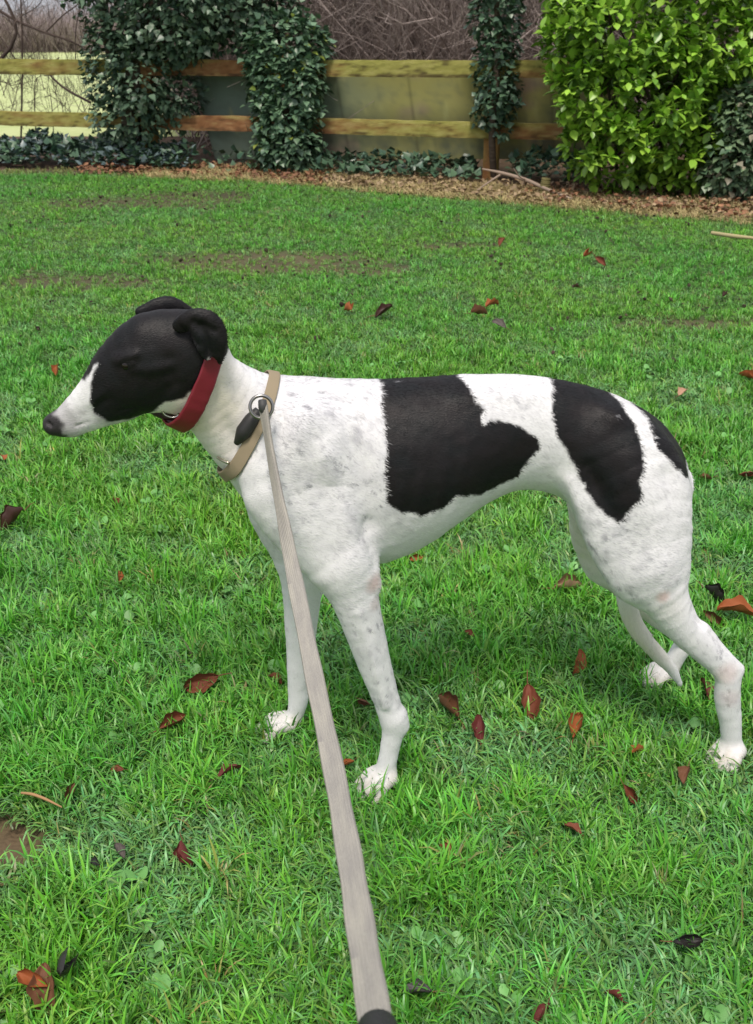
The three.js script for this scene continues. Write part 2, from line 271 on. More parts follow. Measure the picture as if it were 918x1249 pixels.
function coat(x, y, z, jit = 0) {
  const w = .006, nx = x + fbm(x * 50, y * 50, z * 50) * w + noise(x * 160, y * 110, z * 90) * .0022, ny = y + fbm(x * 60 + 9, y * 60, z * 60) * w;
  const mot = 1 - .03 * clamp(fbm(x * 28 + y * 10, y * 60 - x * 30, z * 40) + .25, 0, 1); let c = WHITE.map((v) => v * mot);
  const mixTo = (t, k) => { for (let i = 0; i < 3; i++) c[i] = lerp(c[i], t[i], k); };
  const field = (L) => { let s = 0; for (const b of L) { const q = Math.hypot(x - b[0], y - b[1], (z - b[2]) * .8) / b[3]; if (q < 1.6) s = Math.max(s, b[4] * (1 - sstep(.4, 1.6, q))); } return s; };
  mixTo([.70, .62, .44], field(creams));
  const sp_ = field(speckled);
  if (sp_ > .02) { const wx = x + .003 * noise(x * 130, y * 130, 3), wy = y * .8 + x * .25 + .004 * noise(x * 90, y * 90, 7), t = clamp(Math.max(ticks(wx, wy, z, .009, .45, .0030), .6 * ticks(wx + 3, wy, z, .018, .35, .0060)) * (.55 + 1.1 * fbm(x * 22, y * 22, z * 22 + 4)), 0, 1); mixTo([.30, .30, .33], clamp(t * sp_ * 1.35, 0, .85)); mixTo([.50, .50, .55], clamp(sp_, 0, 1) * .45 * clamp(.45 + 1.3 * fbm(x * 34, y * 34, z * 34), 0, 1)); }
  else if (ticks(x, y, z, .03, .12, .004) > .3) mixTo([.45, .44, .46], .35);
  mixTo([.62, .32, .28], field(pinks) * .55);
  if (y < .075) { const dirt = sstep(.075, .02, y) * (.35 + .9 * Math.abs(fbm(x * 50, y * 30, z * 50))) ; mixTo([.50, .43, .33], clamp(dirt, 0, .75)); }
  const isHead = x < D_COLLAR_X && y > .5;
  let d = 9;
  if (!isHead && x > -.32) for (const P of patchBody) d = Math.min(d, polyD(P, nx, ny));
  if (x < -.3 && y > .45) {
    d = Math.min(d, polyD(z < HZ - .006 ? patchHeadFar : patchHead, x + (nx - x) * .6, y + (ny - y) * .6));
    const nose = Math.hypot(x - NOSE[0], y - NOSE[1], z - NOSE[2]);
    const grey = sstep(.062, .03, nose + fbm(x * 70, y * 70, z * 70) * .03); mixTo([.22, .21, .22], grey * .55);
    if (x < LIP[0] + .06) mixTo([.24, .235, .25], .75 * sstep(.020, .0, Math.abs(d)) * sstep(NOSE[1] + .055, NOSE[1] + .005, y) * clamp(.5 + 1.3 * fbm(x * 60, y * 60, z * 40), 0, 1));
    const lip = Math.min(...mouth.map((b) => boneD(b, x, y, z))); const muz = sstep(LIP[0] + .05, LIP[0] - .02, x); mixTo([.36, .35, .37], muz * clamp(.35 + 1.4 * fbm(x * 45, y * 45, z * 30), 0, .8) * sstep(.03, .004, lip)); mixTo([.035, .03, .035], sstep(.0065, .002, lip) * sstep(LIP[0] - .012, LIP[0] + .012, x));
    mixTo([.03, .028, .03], sstep(.029, .021, nose + noise(x * 90, y * 90, z * 90) * .005));
  }
  const k = sstep(.0022, -.0022, d + jit);
  mixTo([BLACK[0] * (1 + .5 * fbm(x * 30, y * 30, z * 30)), BLACK[1], BLACK[2]], k);
  if (k > .5 && !isHead && ticks(x, y, z, .034, .25, .0035) > .5) mixTo([.3, .3, .32], .4);
  return c;
}
const LIP = D(124, 511, HZ + .018), NOSE = D(67, 518, HZ - .015), D_COLLAR_X = D(262, 440, .05)[0];
// muscles, bones and tendons under the skin: polylines with a width and a height
const relief = [
  [[[345, 470], [338, 520], [326, 575]], .085, .020, -.0035], [[[392, 468], [372, 510], [350, 565]], .09, .020, .0035], [[[432, 500], [440, 560], [450, 640]], .10, .020, -.0042], [[[448, 640], [452, 686]], .10, .014, -.0025],
  [[[330, 640], [362, 668], [398, 700]], .09, .016, -.0035], [[[400, 560], [418, 620], [428, 680]], .11, .022, .0045],
  [[[505, 520], [492, 600], [488, 660]], .11, .010, .0014], [[[528, 520], [515, 590], [512, 645]], .11, .010, .0016], [[[552, 520], [540, 585], [538, 625]], .105, .010, .0016], [[[576, 515], [566, 570], [566, 605]], .095, .010, .0014],
  [[[692, 590], [722, 640], [756, 696]], .075, .012, .004], [[[716, 575], [748, 630], [784, 690]], .09, .016, -.0045], [[[810, 580], [815, 640], [810, 705]], .09, .018, -.0055], [[[770, 560], [790, 640], [800, 690]], .11, .028, .004],
  [[[740, 492], [746, 506]], .06, .018, .003], [[[700, 475], [640, 480], [560, 482]], .05, .016, .0025], [[[846, 745], [878, 795]], .125, .0085, -.005], [[[800, 715], [836, 765], [866, 806]], .125, .010, .002], [[[884, 838], [888, 900]], .15, .006, -.003],
  [[[258, 476], [275, 520], [296, 556]], .06, .016, -.0045], [[[462, 745], [474, 800], [484, 862]], .125, .0065, -.004], [[[436, 745], [456, 810], [470, 862]], .12, .008, .0024],
  [[[206, 440], [212, 468], [196, 492], [166, 500]], .085, .010, -.0022], [[[158, 450], [180, 452], [206, 446]], .085, .009, .0024], [[[136, 470], [112, 492], [90, 510]], .06, .008, .0012], [[[130, 486], [104, 508]], .06, .007, -.0012],
  [[[236, 394], [250, 408], [256, 434]], .10, .005, -.0035], [[[228, 404], [240, 420]], .098, .005, -.0025], [[[246, 396], [262, 404]], .1, .0045, -.0025], [[[140, 446], [150, 436], [164, 433]], .082, .006, .0022], [[[144, 449], [154, 447], [163, 443]], .082, .004, .0016]
].map(([pts, z, w, h]) => { const q = pts.map(([x, y]) => D(x, y, z)); return { segs: q.slice(1).map((b, i) => bone(q[i], b, 0, 0)), w, h }; });
function muscle(x, y, z) { let s = 0; const za = z < 0 ? -z * (y > .42 ? 1 : -9) : z; for (const r of relief) { let d = 9; for (const b of r.segs) d = Math.min(d, boneD(b, x, y, za)); if (d < r.w * 2.5) s += r.h * Math.exp(-d * d / (r.w * r.w)); } return s; }
const dog = base('greyhound', [DOG.x, 0, DOG.z], YAW);
tag(dog, 'slender white greyhound with big black patches and a black head, standing on the grass', 'dog');
const net = surfaceNet(dogD, [-.80, -.02, -.24], [.62, .92, .27], .0032);
{
  const P = net.pos, nor = new Float32Array(P.length), col = new Float32Array(P.length), uv = new Float32Array(P.length / 3 * 2);
  for (let i = 0; i < P.length; i += 3) {
    for (let it = 0; it < 2; it++) { const d = dogD(P[i], P[i + 1], P[i + 2]), g = grad(P[i], P[i + 1], P[i + 2]), q = g[0] ** 2 + g[1] ** 2 + g[2] ** 2 + 1e-9, s = clamp(d / q, -.003, .003); for (let k = 0; k < 3; k++) P[i + k] -= g[k] * s; }
    const x = P[i], y = P[i + 1], z = P[i + 2], g = grad(x, y, z, .002), m = Math.hypot(...g) || 1;
    for (let k = 0; k < 3; k++) nor[i + k] = g[k] / m;
    const bump = muscle(x, y, z) * 1.6 + fbm(x * 16, y * 16, z * 16) * .0018 + noise(x * 60, y * 60, z * 60) * .0005; for (let k = 0; k < 3; k++) P[i + k] += nor[i + k] * bump;
    col.set(coat(x, y, z), i); uv[i / 3 * 2] = x * 8; uv[i / 3 * 2 + 1] = y * 8;
  }
  const g = geom(P, net.idx, col, uv); net.nor = g.attributes.normal.array;
  const hairBump = dataTex(512, 512, (u, v) => { const s = noise(u * 24 + v * 14, v * 90 - u * 30, 1) * .6 + noise(u * 60, v * 180, 2) * .4; return [s * .5 + .5, s * .5 + .5, s * .5 + .5]; });
  mesh('body', g, new THREE.MeshPhysicalMaterial({ vertexColors: true, roughness: .5, specularIntensity: .5, bumpMap: hairBump, bumpScale: .0006 }), dog);
  const claw = new THREE.ConeGeometry(.0032, .013, 8).translate(0, .005, 0), horn = std([.20, .16, .13], .4);
  for (const [p, d] of claws) { const c = mesh('claw', claw, horn, dog); c.position.copy(p); c.quaternion.setFromUnitVectors(V(0, 1, 0), d); }
}
const onCoat = (px, py, off) => { const d = ray(px, py), p = V(); for (let t = 1.2; t < 2.4; t += .001) { p.copy(d).multiplyScalar(t).add(V(0, EYE, 0)).sub(DOG); const q = [p.dot(DX), p.y, p.dot(DZ)]; if (dogD(...q) < off) return q; } return D(px, py, .1); };
// ---- fine short hair lying along the coat, and the eyes
{
  const P = net.pos, I = net.idx, R = rng(11), tris = I.length / 3, cum = new Float32Array(tris); let total = 0;
  const A = V(), B = V(), C = V(), N = V(), T = V(), S = V(), M = new THREE.Matrix4();
  for (let t = 0; t < tris; t++) { A.fromArray(P, I[t * 3] * 3); B.fromArray(P, I[t * 3 + 1] * 3); C.fromArray(P, I[t * 3 + 2] * 3); total += B.sub(A).cross(C.sub(A)).length() / 2; cum[t] = total; }
  const COUNT = 170000, list = [];
  for (let i = 0; i < COUNT; i++) {
    const want = (i + R()) / COUNT * total; let a = 0, b = tris - 1; while (a < b) { const m = (a + b) >> 1; cum[m] < want ? a = m + 1 : b = m; }
    let u = R(), v = R(); if (u + v > 1) { u = 1 - u; v = 1 - v; } const w = 1 - u - v, i0 = I[a * 3] * 3, i1 = I[a * 3 + 1] * 3, i2 = I[a * 3 + 2] * 3;
    A.set(0, 0, 0); N.set(0, 0, 0); for (const [q, s] of [[i0, w], [i1, u], [i2, v]]) { A.x += P[q] * s; A.y += P[q + 1] * s; A.z += P[q + 2] * s; N.x += net.nor[q] * s; N.y += net.nor[q + 1] * s; N.z += net.nor[q + 2] * s; }
    N.normalize();
    const face = A.x < -.46 && A.y > .48, leg = A.y < .40;
    if (Math.hypot(A.x - NOSE[0], A.y - NOSE[1], A.z - NOSE[2]) < .026) continue;
    if (face) T.set(1, .25, 0); else if (leg) T.set(.25, -1, 0); else T.set(1, -.55, 0);
    T.x += (R() - .5) * .5 + noise(A.x * 9, A.y * 9, A.z * 9) * .7; T.y += (R() - .5) * .5 + noise(A.x * 9 + 4, A.y * 9, A.z * 9) * .7; T.z += (R() - .5) * .4;
    T.addScaledVector(N, -T.dot(N)).normalize();
    const len = (face ? .0045 : leg ? .006 : .0080) * (.6 + R() * .7), lift = .08 + R() * .13;
    T.addScaledVector(N, lift).normalize(); S.crossVectors(T, N).normalize(); C.crossVectors(S, T);
    const wd = .00055 * (.7 + R() * .6);
    A.addScaledVector(N, -.0004);
    M.makeBasis(S.clone().multiplyScalar(wd), T.clone().multiplyScalar(len), C.clone().multiplyScalar(len)); M.setPosition(A);
    const c = coat(A.x, A.y, A.z, (R() - .5) * .0035), q = .84 + R() * .26; list.push([M.clone(), new THREE.Color().setRGB(c[0] * q, c[1] * q, c[2] * q)]);
  }
  const hair = geom([-1, 0, 0, 1, 0, 0, -.7, .55, .0, .7, .55, .0, 0, 1, -.06], [0, 1, 2, 1, 3, 2, 2, 3, 4], null, null, [0, 0, 1, 0, 0, 1, 0, 0, 1, 0, 0, 1, 0, 0, 1]);
  tag(instanced('coat_hair', hair, new THREE.MeshPhysicalMaterial({ roughness: .5, specularIntensity: .5, side: THREE.DoubleSide }), list, dog), null, null, null, 'stuff');
  for (const s of [-1, 1]) {
    const e = onCoat(154, 446, .0005), p = [e[0], e[1], HZ + s * (e[2] - HZ - .0045)];
    mesh('eye', new THREE.SphereGeometry(.0080, 20, 14).translate(p[0], p[1], p[2]), std([.010, .006, .005], .08), dog);
  }
}
// ---- collars: bands marched out to the coat
function band(center, axis, width, offset, thick, sag, mat, name, parent, from = 0, to = 360, steps = 72) {
  const n = V(...axis).normalize(), c = V(...center), up = V(0, 1, 0).addScaledVector(n, -n.y).normalize(), side = V().crossVectors(n, up);
  const pos = [], uv = [], idx = [], rows = 9, prof = [[-.5, 0], [-.5, .7], [-.42, 1], [-.2, 1.05], [.2, 1.05], [.42, 1], [.5, .7], [.5, 0], [-.5, 0]];
  for (let i = 0; i <= steps; i++) {
    const a = lerp(from, to, i / steps) * Math.PI / 180, dir = up.clone().multiplyScalar(Math.cos(a)).addScaledVector(side, Math.sin(a));
    const reach = (w) => { let r = .02; const q = V(); for (; r < .2; r += .0015) { q.copy(c).addScaledVector(n, w).addScaledVector(dir, r); if (dogD(q.x, q.y, q.z) > offset) break; } return r; };
    const r0 = reach(-width * .4), r1 = reach(width * .4), low = Math.max(0, -Math.cos(a)) ** 2 * sag, q = V();
    for (const [w, h] of prof) { const r = lerp(r0, r1, w + .5) + low + h * thick; q.copy(c).addScaledVector(n, w * width).addScaledVector(dir, r); pos.push(q.x, q.y, q.z); uv.push(i / steps * .4, w * width); }
  }
  for (let i = 0; i < steps; i++) for (let k = 0; k < rows - 1; k++) { const a = i * rows + k, b = a + rows; idx.push(a, b, a + 1, a + 1, b, b + 1); }
  return mesh(name, geom(pos, idx, null, uv), mat, parent);
}
const leather = dataTex(256, 256, (u, v) => { const s = .5 + .3 * noise(u * 40, v * 40, 3) + .3 * noise(u * 90, v * 90, 4); return [s, s, s]; });
const webbing = dataTex(128, 256, (u, v) => { const s = .5 + .28 * Math.sin(u * Math.PI * 2 * 8) + .16 * Math.sin((v * 64 + Math.floor(u * 16) * .5) * Math.PI * 2) + .14 * noise(u * 20, v * 20, 5); return [s, s, s]; });
{
  const t = tag(base('red_collar', [DOG.x, 0, DOG.z], YAW), 'wide red leather collar high on the neck, just behind the black ear', 'collar');
  const red = std([.19, .012, .026], .45, { bumpMap: leather, bumpScale: .0008 });
  band(D(227, 462, .022), [.88, -.40, -.36], .029, .0035, .004, .010, red, 'band', t);
  const dark = std([.035, .012, .013], .55);
  const k = onCoat(205, 507, .008);
  mesh('strap_end', tube([V(...D(222, 507, .035)), V(...D(205, 508, .03)), V(...D(190, 503, .012)), V(...D(180, 498, -.012))], [.006, .0065, .006, .004], 8).scale(1, 1, 1), dark, t);
  const steel = std([.55, .54, .52], .25, { metalness: 1 });
  const bk = new THREE.TorusGeometry(.0105, .0016, 8, 24).scale(.7, 1.15, 1); bk.rotateZ(1.25); bk.translate(...D(208, 503, .058)); mesh('buckle', bk, steel, t);
}
const martingale = tag(base('martingale_collar', [DOG.x, 0, DOG.z], YAW), 'tan webbing collar with steel ring and dark sleeve round the neck base', 'collar');
const ringAt = D(318, 493, .094);
{
  const tan = std([.29, .235, .155], .9, { bumpMap: webbing, bumpScale: .0006 });
  band(D(305, 510, 0), [.80, -.45, 0], .0175, .002, .0025, .004, tan, 'band', martingale);
  const steel = std([.32, .31, .30], .28, { metalness: 1 });
  const toCam = V(-.05, .30, .95).normalize();
  const ringGeo = new THREE.TorusGeometry(.0165, .0026, 12, 36); ringGeo.applyQuaternion(new THREE.Quaternion().setFromUnitVectors(V(0, 0, 1), toCam)); ringGeo.translate(ringAt[0], ringAt[1], ringAt[2] + .012); mesh('ring', ringGeo, steel, martingale);
  const s0 = onCoat(316, 500, .007), s1 = onCoat(307, 512, .008), s2 = onCoat(297, 527, .008), s3 = onCoat(288, 541, .006);
  const sl = tube([V(...s0), V(...s1), V(...s2), V(...s3)], [.007, .0115, .0125, .0045], 14); mesh('sleeve', sl, std([.022, .022, .023], .55, { bumpMap: leather, bumpScale: .0006 }), martingale);
  const p = V(...onCoat(265, 558, .0075)), q = V(...onCoat(279, 565, .0075)), m = p.clone().lerp(q, .5).add(V(0, 0, .002)), p2 = V(...onCoat(270, 549, .0075)), q2 = V(...onCoat(284, 556, .0075)), m2 = p2.clone().lerp(q2, .5).add(V(0, 0, .002));
  mesh('buckle', tube([p, m, q], [.0024], 8), std([.5, .46, .38], .3, { metalness: 1 }), martingale);
}
// ---- the lead, a flat strap from the ring towards the holder's hand
{
  const rw = V(DOG.x, 0, DOG.z).addScaledVector(DX, ringAt[0]).addScaledVector(DZ, ringAt[2] + .016); rw.y = ringAt[1];
  const t0 = rw.clone().sub(V(0, EYE, 0)).dot(V(0, -sp, -cp));
  const spots = [[321, 497, 0], [331, 560, .085], [346, 640, .19], [361, 715, .295], [384, 830, .455], [407, 940, .605], [426, 1045, .75], [441, 1140, .875], [457, 1243, 1.0], [470, 1330, 1.1]];
  const pts = spots.map(([x, y]) => atDepth(x, y, 1 / lerp(1 / (t0 - .004), 1 / .60, Math.pow((y - 497) / 746, 1.8))));
  const curve = new THREE.CatmullRomCurve3(pts), n = 90, pos = [], uv = [], idx = [], up = V(0, EYE, 0); let s = 0;
  const prof = []; for (let k = 0; k <= 20; k++) { const a = k / 20 * Math.PI * 2, c = Math.cos(a), q = Math.sin(a); prof.push([Math.sign(c) * Math.abs(c) ** .5, Math.sign(q) * Math.abs(q) ** .7]); }
  let last = curve.getPoint(0);
  for (let i = 0; i <= n; i++) {
    const u = i / n, p = curve.getPoint(u), T = curve.getTangent(u); s += p.distanceTo(last); last = p;
    const toEye = up.clone().sub(p).normalize(), N0 = toEye.addScaledVector(T, -toEye.dot(T)).normalize(), W0 = V().crossVectors(N0, T);
    const tw = 1.0 * (1 - sstep(0, .42, u)) + .30 * Math.sin(u * 8.5) * (1 - u * .7), W = W0.clone().multiplyScalar(Math.cos(tw)).addScaledVector(N0, Math.sin(tw)), N = N0.clone().multiplyScalar(Math.cos(tw)).addScaledVector(W0, -Math.sin(tw));
    const hw = .0102 + .0004 * Math.sin(u * 60), ht = .0030;
    prof.forEach(([a, b], k) => { const rib = 1 + (Math.abs(b) > .5 ? .06 * Math.sin(a * 14) : 0), q = p.clone().addScaledVector(W, a * hw).addScaledVector(N, b * ht * rib); pos.push(q.x, q.y, q.z); uv.push(a * .5 + .5, s * 12); });
  }
  for (let i = 0; i < n; i++) for (let k = 0; k < 20; k++) { const a = i * 21 + k, b = a + 21; idx.push(a, a + 1, b, a + 1, b + 1, b); }
  const lead = tag(base('dog_lead'), 'flat woven taupe lead running from the collar ring towards the viewer', 'lead');
  const R = (u, v) => .5 + .5 * fbm(u * 3, v * 2, 8), cloth = dataTex(256, 512, (u, v) => { const rib = Math.sin(u * Math.PI * 20), row = Math.floor(u * 10), st = Math.sin((v * 128 + (row % 2) * .5) * Math.PI * 2), grime = fbm(u * 2, v * 5, 8), fine = noise(u * 50, v * 90, 9); const k = .97 + .08 * Math.abs(rib) * st + .13 * (Math.abs(rib) - .6) + .16 * grime + .07 * fine - (u < .04 || u > .96 ? .08 : 0); return [.655 * k, .64 * k, (.605 - .02 * grime) * k]; }, true, [1, .25]);
  const bumps = webbing.clone(); bumps.repeat.set(1, 1); bumps.needsUpdate = true;
  mesh('strap', geom(pos, idx, null, uv), std([1, 1, 1], .85, { map: cloth, bumpMap: bumps, bumpScale: .0010 }), lead);
  const T = curve.getTangent(.925), a = atDepth(459, 1247, .585), b = a.clone().addScaledVector(T, .12), h = tube([a, a.clone().lerp(b, .06), a.clone().lerp(b, .3), b], [.006, .0118, .0125, .0125], 20, 10);
  mesh('grip', h, std([.02, .02, .021], .55, { bumpMap: leather, bumpScale: .0008 }), lead);
  const loop = tube([rw.clone().add(V(.002, .012, .002)), rw.clone().add(V(.003, .004, .008)), pts[0].clone().add(V(0, -.004, .002))], [.0062, .0068, .006], 12); mesh('loop', loop, std([.05, .05, .052], .6), lead);
}
// ---------------------------------------------------------------- ground: lawn, worn mud, the field beyond the fence
const edgePx = [[-400, 205], [0, 209], [110, 209], [200, 213], [330, 219], [450, 229], [560, 240], [640, 247], [750, 255], [860, 265], [918, 269], [1300, 290]];
const edgeW = edgePx.map(([x, y]) => { const p = onGround(x, y); return [p.x, p.z]; });
const lawnEdge = (x) => { let i = 0; while (i < edgeW.length - 2 && x > edgeW[i + 1][0]) i++; const [ax, az] = edgeW[i], [bx, bz] = edgeW[i + 1]; return lerp(az, bz, clamp((x - ax) / (bx - ax), -.5, 1.5)); };
const mudSpots = [[6, 1046, .085, .05], [-25, 1035, .14, .09], [95, 343, .5, .25], [170, 248, .8, .4], [330, 320, .85, .34], [240, 240, .6, .3], [645, 862, .06, .04], [555, 300, .4, .1], [440, 330, .5, .15], [850, 395, .4, .12]].map(([x, y, rx, rz], i) => { const p = onGround(x, y); return [p.x, p.z, rx, rz, i < 2 ? 1.5 : i === 6 ? .5 : .6]; });
const mudAt = (x, z) => { let m = 0; for (const [mx, mz, rx, rz, w] of mudSpots) { const q = Math.hypot((x - mx) / rx, (z - mz) / rz) + fbm(x * 5, z * 5) * .7; m = Math.max(m, w * (1 - sstep(.5, 1.15, q))); } return m; };
const lumps = (x, z) => .012 * fbm(x * 1.7, z * 1.7, 3) + .004 * noise(x * 7, z * 7, 2);
{
  const pos = [], col = [], uv = [], idx = [], X0 = -9, X1 = 9, Z0 = 1.5, Z1 = -14, s = .09, nx = Math.round((X1 - X0) / s), nz = Math.round((Z0 - Z1) / s);
  for (let j = 0; j <= nz; j++) for (let i = 0; i <= nx; i++) {
    const x = X0 + i * s, z = Z0 - j * s, bare = Math.max(mudAt(x, z), sstep(.25, -.15, z - lawnEdge(x) + fbm(x * 2, z * 2) * .25)), n = fbm(x * 3, z * 3, 7);
    const rim = sstep(-11.2, -12.6, z);
    pos.push(x, lumps(x, z) * sstep(-9, -7, -Math.abs(x)) * 0 + lumps(x, z) - .02 * sstep(.4, 1.0, bare) - rim * .03, z); uv.push(x, z);
    const soil = x < -1 ? [.085, .052, .032] : [.12, .08, .045], turf = [.036, .066, .014];
    for (let k = 0; k < 3; k++) col.push(lerp(turf[k], soil[k], clamp(bare, 0, 1)) * (1 + .5 * n));
  }
  for (let j = 0; j < nz; j++) for (let i = 0; i < nx; i++) { const a = j * (nx + 1) + i, b = a + nx + 1; idx.push(a, a + 1, b, a + 1, b + 1, b); }
  const g = geom(pos, idx, col, uv), bump = dataTex(512, 512, (u, v) => { const q = .5 + .5 * fbm(u * 24, v * 24, 11) + .2 * noise(u * 120, v * 120, 4); return [q, q, q]; });
  tag(mesh('lawn', g, new THREE.MeshStandardMaterial({ vertexColors: true, roughness: .9, bumpMap: bump, bumpScale: .012, side: THREE.DoubleSide }), scene), 'green lawn with worn muddy patches', null, null, 'structure');
  const fieldTex = dataTex(512, 512, (u, v) => { const q = .5 + .5 * fbm(u * 9, v * 9, 21) + .2 * noise(u * 60, v * 60, 6); return [.64 + .13 * q, .705 + .09 * q, .44 + .16 * q]; }, true, [1 / 6, 1 / 6]);
  const fg = new THREE.PlaneGeometry(500, 500, 1, 1).rotateX(-Math.PI / 2).translate(0, -.055, -100); const fu = fg.attributes.uv; for (let i = 0; i < fu.count; i++) fu.setXY(i, fu.getX(i) * 500, fu.getY(i) * 500);
  tag(mesh('field', fg, std([1, 1, 1], .95, { map: fieldTex }), scene), 'pale grass field beyond the wooden fence', null, null, 'structure');
}
// ---- grass: tufts of single blades, thousands of copies
function tuft(seed, { blades, len, lean, width, spread, curl }) {
  const R = rng(seed), pos = [], nor = [], col = [], idx = [];
  for (let b = 0; b < blades; b++) {
    const a = R() * 6.283, r = Math.sqrt(R()) * spread, bx = Math.cos(a) * r, bz = Math.sin(a) * r, dir = a + (R() - .5) * 2.4, L = len * (.45 + R() * .75), ln = lean * (.3 + R() * 1.1), w = width * (.6 + R() * .7), cx = Math.cos(dir), cz = Math.sin(dir), n = 4;
    const tint = R(), rgb = tint < .06 ? [1.9, 1.25, 1.1] : [.8 + R() * .45, .82 + R() * .36, .7 + R() * .6], i0 = pos.length / 3;
    let px = bx, py = 0, pz = bz, ang = ln * .35, tw = dir + 1.57 + (R() - .5) * 1.2;
    for (let k = 0; k <= n; k++) {
      const t = k / n, h = w * (k === n ? 0.05 : (1 - t * t * .75)), sx = Math.cos(tw + t * .6) * h, sz = Math.sin(tw + t * .6) * h;
      pos.push(px - sx, py, pz - sz, px + sx, py, pz + sz); for (let q = 0; q < 2; q++) { col.push(...rgb); }
      const st = L / n; px += cx * Math.sin(ang) * st; py += Math.cos(ang) * st; pz += cz * Math.sin(ang) * st; ang += (ln * (.5 + curl * t)) / n * 2.2; if (py < .004) py = .004;
    }
    for (let k = 0; k < n; k++) { const q = i0 + k * 2; idx.push(q, q + 1, q + 2, q + 1, q + 3, q + 2); }
  }
  return geom(pos, idx, col);
}
{
  const R = rng(5), grass = tag(base('grass'), 'lush wet green grass blades covering the lawn', null, null, 'stuff');
  const fresh = [1, 2, 3, 4, 5].map((s) => tuft(s, { blades: 13, len: .056, lean: .90, width: .0021, spread: .016, curl: 1.0 }));
  const matted = [6, 7, 8, 9].map((s) => tuft(s, { blades: 13, len: .062, lean: 1.75, width: .0022, spread: .024, curl: .8 }));
  const short = [10, 11, 12, 13].map((s) => tuft(s, { blades: 15, len: .030, lean: 1.2, width: .0019, spread: .02, curl: 1.0 }));
  const kinds = [...fresh, ...matted, ...short], lists = kinds.map(() => []);
  const M = new THREE.Matrix4(), Q = new THREE.Quaternion(), E = new THREE.Euler();
  const put = (k, x, z, sc, c) => { E.set((R() - .5) * .3, R() * 6.283, (R() - .5) * .3); M.compose(V(x, lumps(x, z) - .003, z), Q.setFromEuler(E), V(sc, sc * (.8 + R() * .4), sc)); lists[k].push([M.clone(), new THREE.Color().setRGB(...c)]); };
  for (let z = -.55; z > -11.2;) {
    const d = -z, step = clamp(.0118 + (d - 1) * .0032, .0118, .031);
    const half = d * .46 + .45;
    for (let x = -half; x < half; x += step) {
      const gx = x + (R() - .5) * step * 1.6, gz = z + (R() - .5) * step * 1.6;
      const off = gz - lawnEdge(gx) + fbm(gx * 2.5, gz * 2.5) * .3; if (off < (R() - .5) * .3) continue;
      const mud = mudAt(gx, gz); if (R() < mud * .93) continue;
      const n1 = fbm(gx * 2.2, gz * 2.2, 1), n2 = fbm(gx * 7, gz * 7, 2), n3 = fbm(gx * 1.0, gz * 1.0, 6), far = sstep(2.2, 5, d);
      if (n2 < -.42 && R() < .5) continue;
      const wild = n1 + n2 * .9 + (R() - .5) * .5, lush = wild > -.05;
      let k, sc = .75 + R() * .45;
      if (R() < .26 + far * .45) k = 9 + Math.floor(R() * 4); else k = lush ? Math.floor(R() * 5) : 5 + Math.floor(R() * 4);
      if (k < 5) sc *= 1 + .35 * clamp(wild, -.3, 1);
      sc *= lerp(1, .78, far) * (1 - mud * .4);
      const blue = clamp(.18 - wild * .7 + (k >= 5 && k < 9 ? .25 : 0) - far * .2, 0, .8), warm = clamp(.35 + n3 * .9 + (R() - .5) * .3, 0, 1);
      let c = [lerp(lerp(.100, .178, warm), .155, blue), lerp(lerp(.36, .40, warm), .35, blue), lerp(lerp(.042, .036, warm), .130, blue)];
      const dry = sstep(.45, -.05, off) * .7 + (R() < .012 ? .8 : 0) + mud * .25; c = c.map((v, i) => lerp(v, [.30, .26, .11][i], clamp(dry, 0, .85)));
      const q = .60 + R() * .58 + n2 * .35; put(k, gx, gz, sc, c.map((v) => v * q));
    }
    z -= step;
  }
  const gm = new THREE.MeshStandardMaterial({ vertexColors: true, roughness: .42, side: THREE.DoubleSide });
  kinds.forEach((g, i) => instanced(i < 5 ? 'upright_tufts' : i < 9 ? 'matted_tufts' : 'short_tufts', g, gm, lists[i], grass));
  // broad-leaved weeds low in the turf
  const wl = []; for (let i = 0; i < 420; i++) { const d = .85 + R() * 3.2, x = (R() * 2 - 1) * (d * .45 + .15), z = -d; if (fbm(x * 2, z * 2, 17) < -.05) continue; const n = 3 + Math.floor(R() * 4), a0 = R() * 6; for (let q = 0; q < n; q++) { const s = .014 + R() * .016; E.set(-.35 - R() * .4, a0 + q * 6.28 / n + R() * .4, 0, 'YXZ'); M.compose(V(x, lumps(x, z) + .012 + R() * .014, z), Q.setFromEuler(E), V(s, s, s)); const k = .8 + R() * .5; wl.push([M.clone(), new THREE.Color().setRGB(.13 * k, .33 * k, .085 * k)]); } } E.order = 'XYZ';
  const wp = [0, 0, 0], wi = []; for (let i = 0; i <= 10; i++) { const t = i / 10, a = (t - .5) * 3.6; wp.push(Math.sin(a) * .42, .06 * Math.cos(a * 2), .52 + Math.cos(a) * .46); if (i) wi.push(0, i, i + 1); }
  instanced('broad_weeds', geom(wp, wi), new THREE.MeshStandardMaterial({ roughness: .5, side: THREE.DoubleSide }), wl, grass);
  // dry straw-coloured tufts along the edge by the fence
  const dl = []; for (let i = 0; i < 4200; i++) { const x = lerp(-2.2, 4.6, R()), z = lawnEdge(x) - .25 + (R() - .5) * .95 + fbm(x * 3, 1) * .3; E.set((R() - .5) * .5, R() * 6.3, (R() - .5) * .5); const s = .7 + R() * .8; M.compose(V(x, lumps(x, z), z), Q.setFromEuler(E), V(s, s * .8, s)); const q = .7 + R() * .6; dl.push([M.clone(), new THREE.Color().setRGB((.42 * q), (.34 * q), (.16 * q))]); }
  tag(instanced('dry_grass', matted[1], std([1, 1, 1], .8), dl, scene), 'dry straw coloured grass along the foot of the fence', null, null, 'stuff');
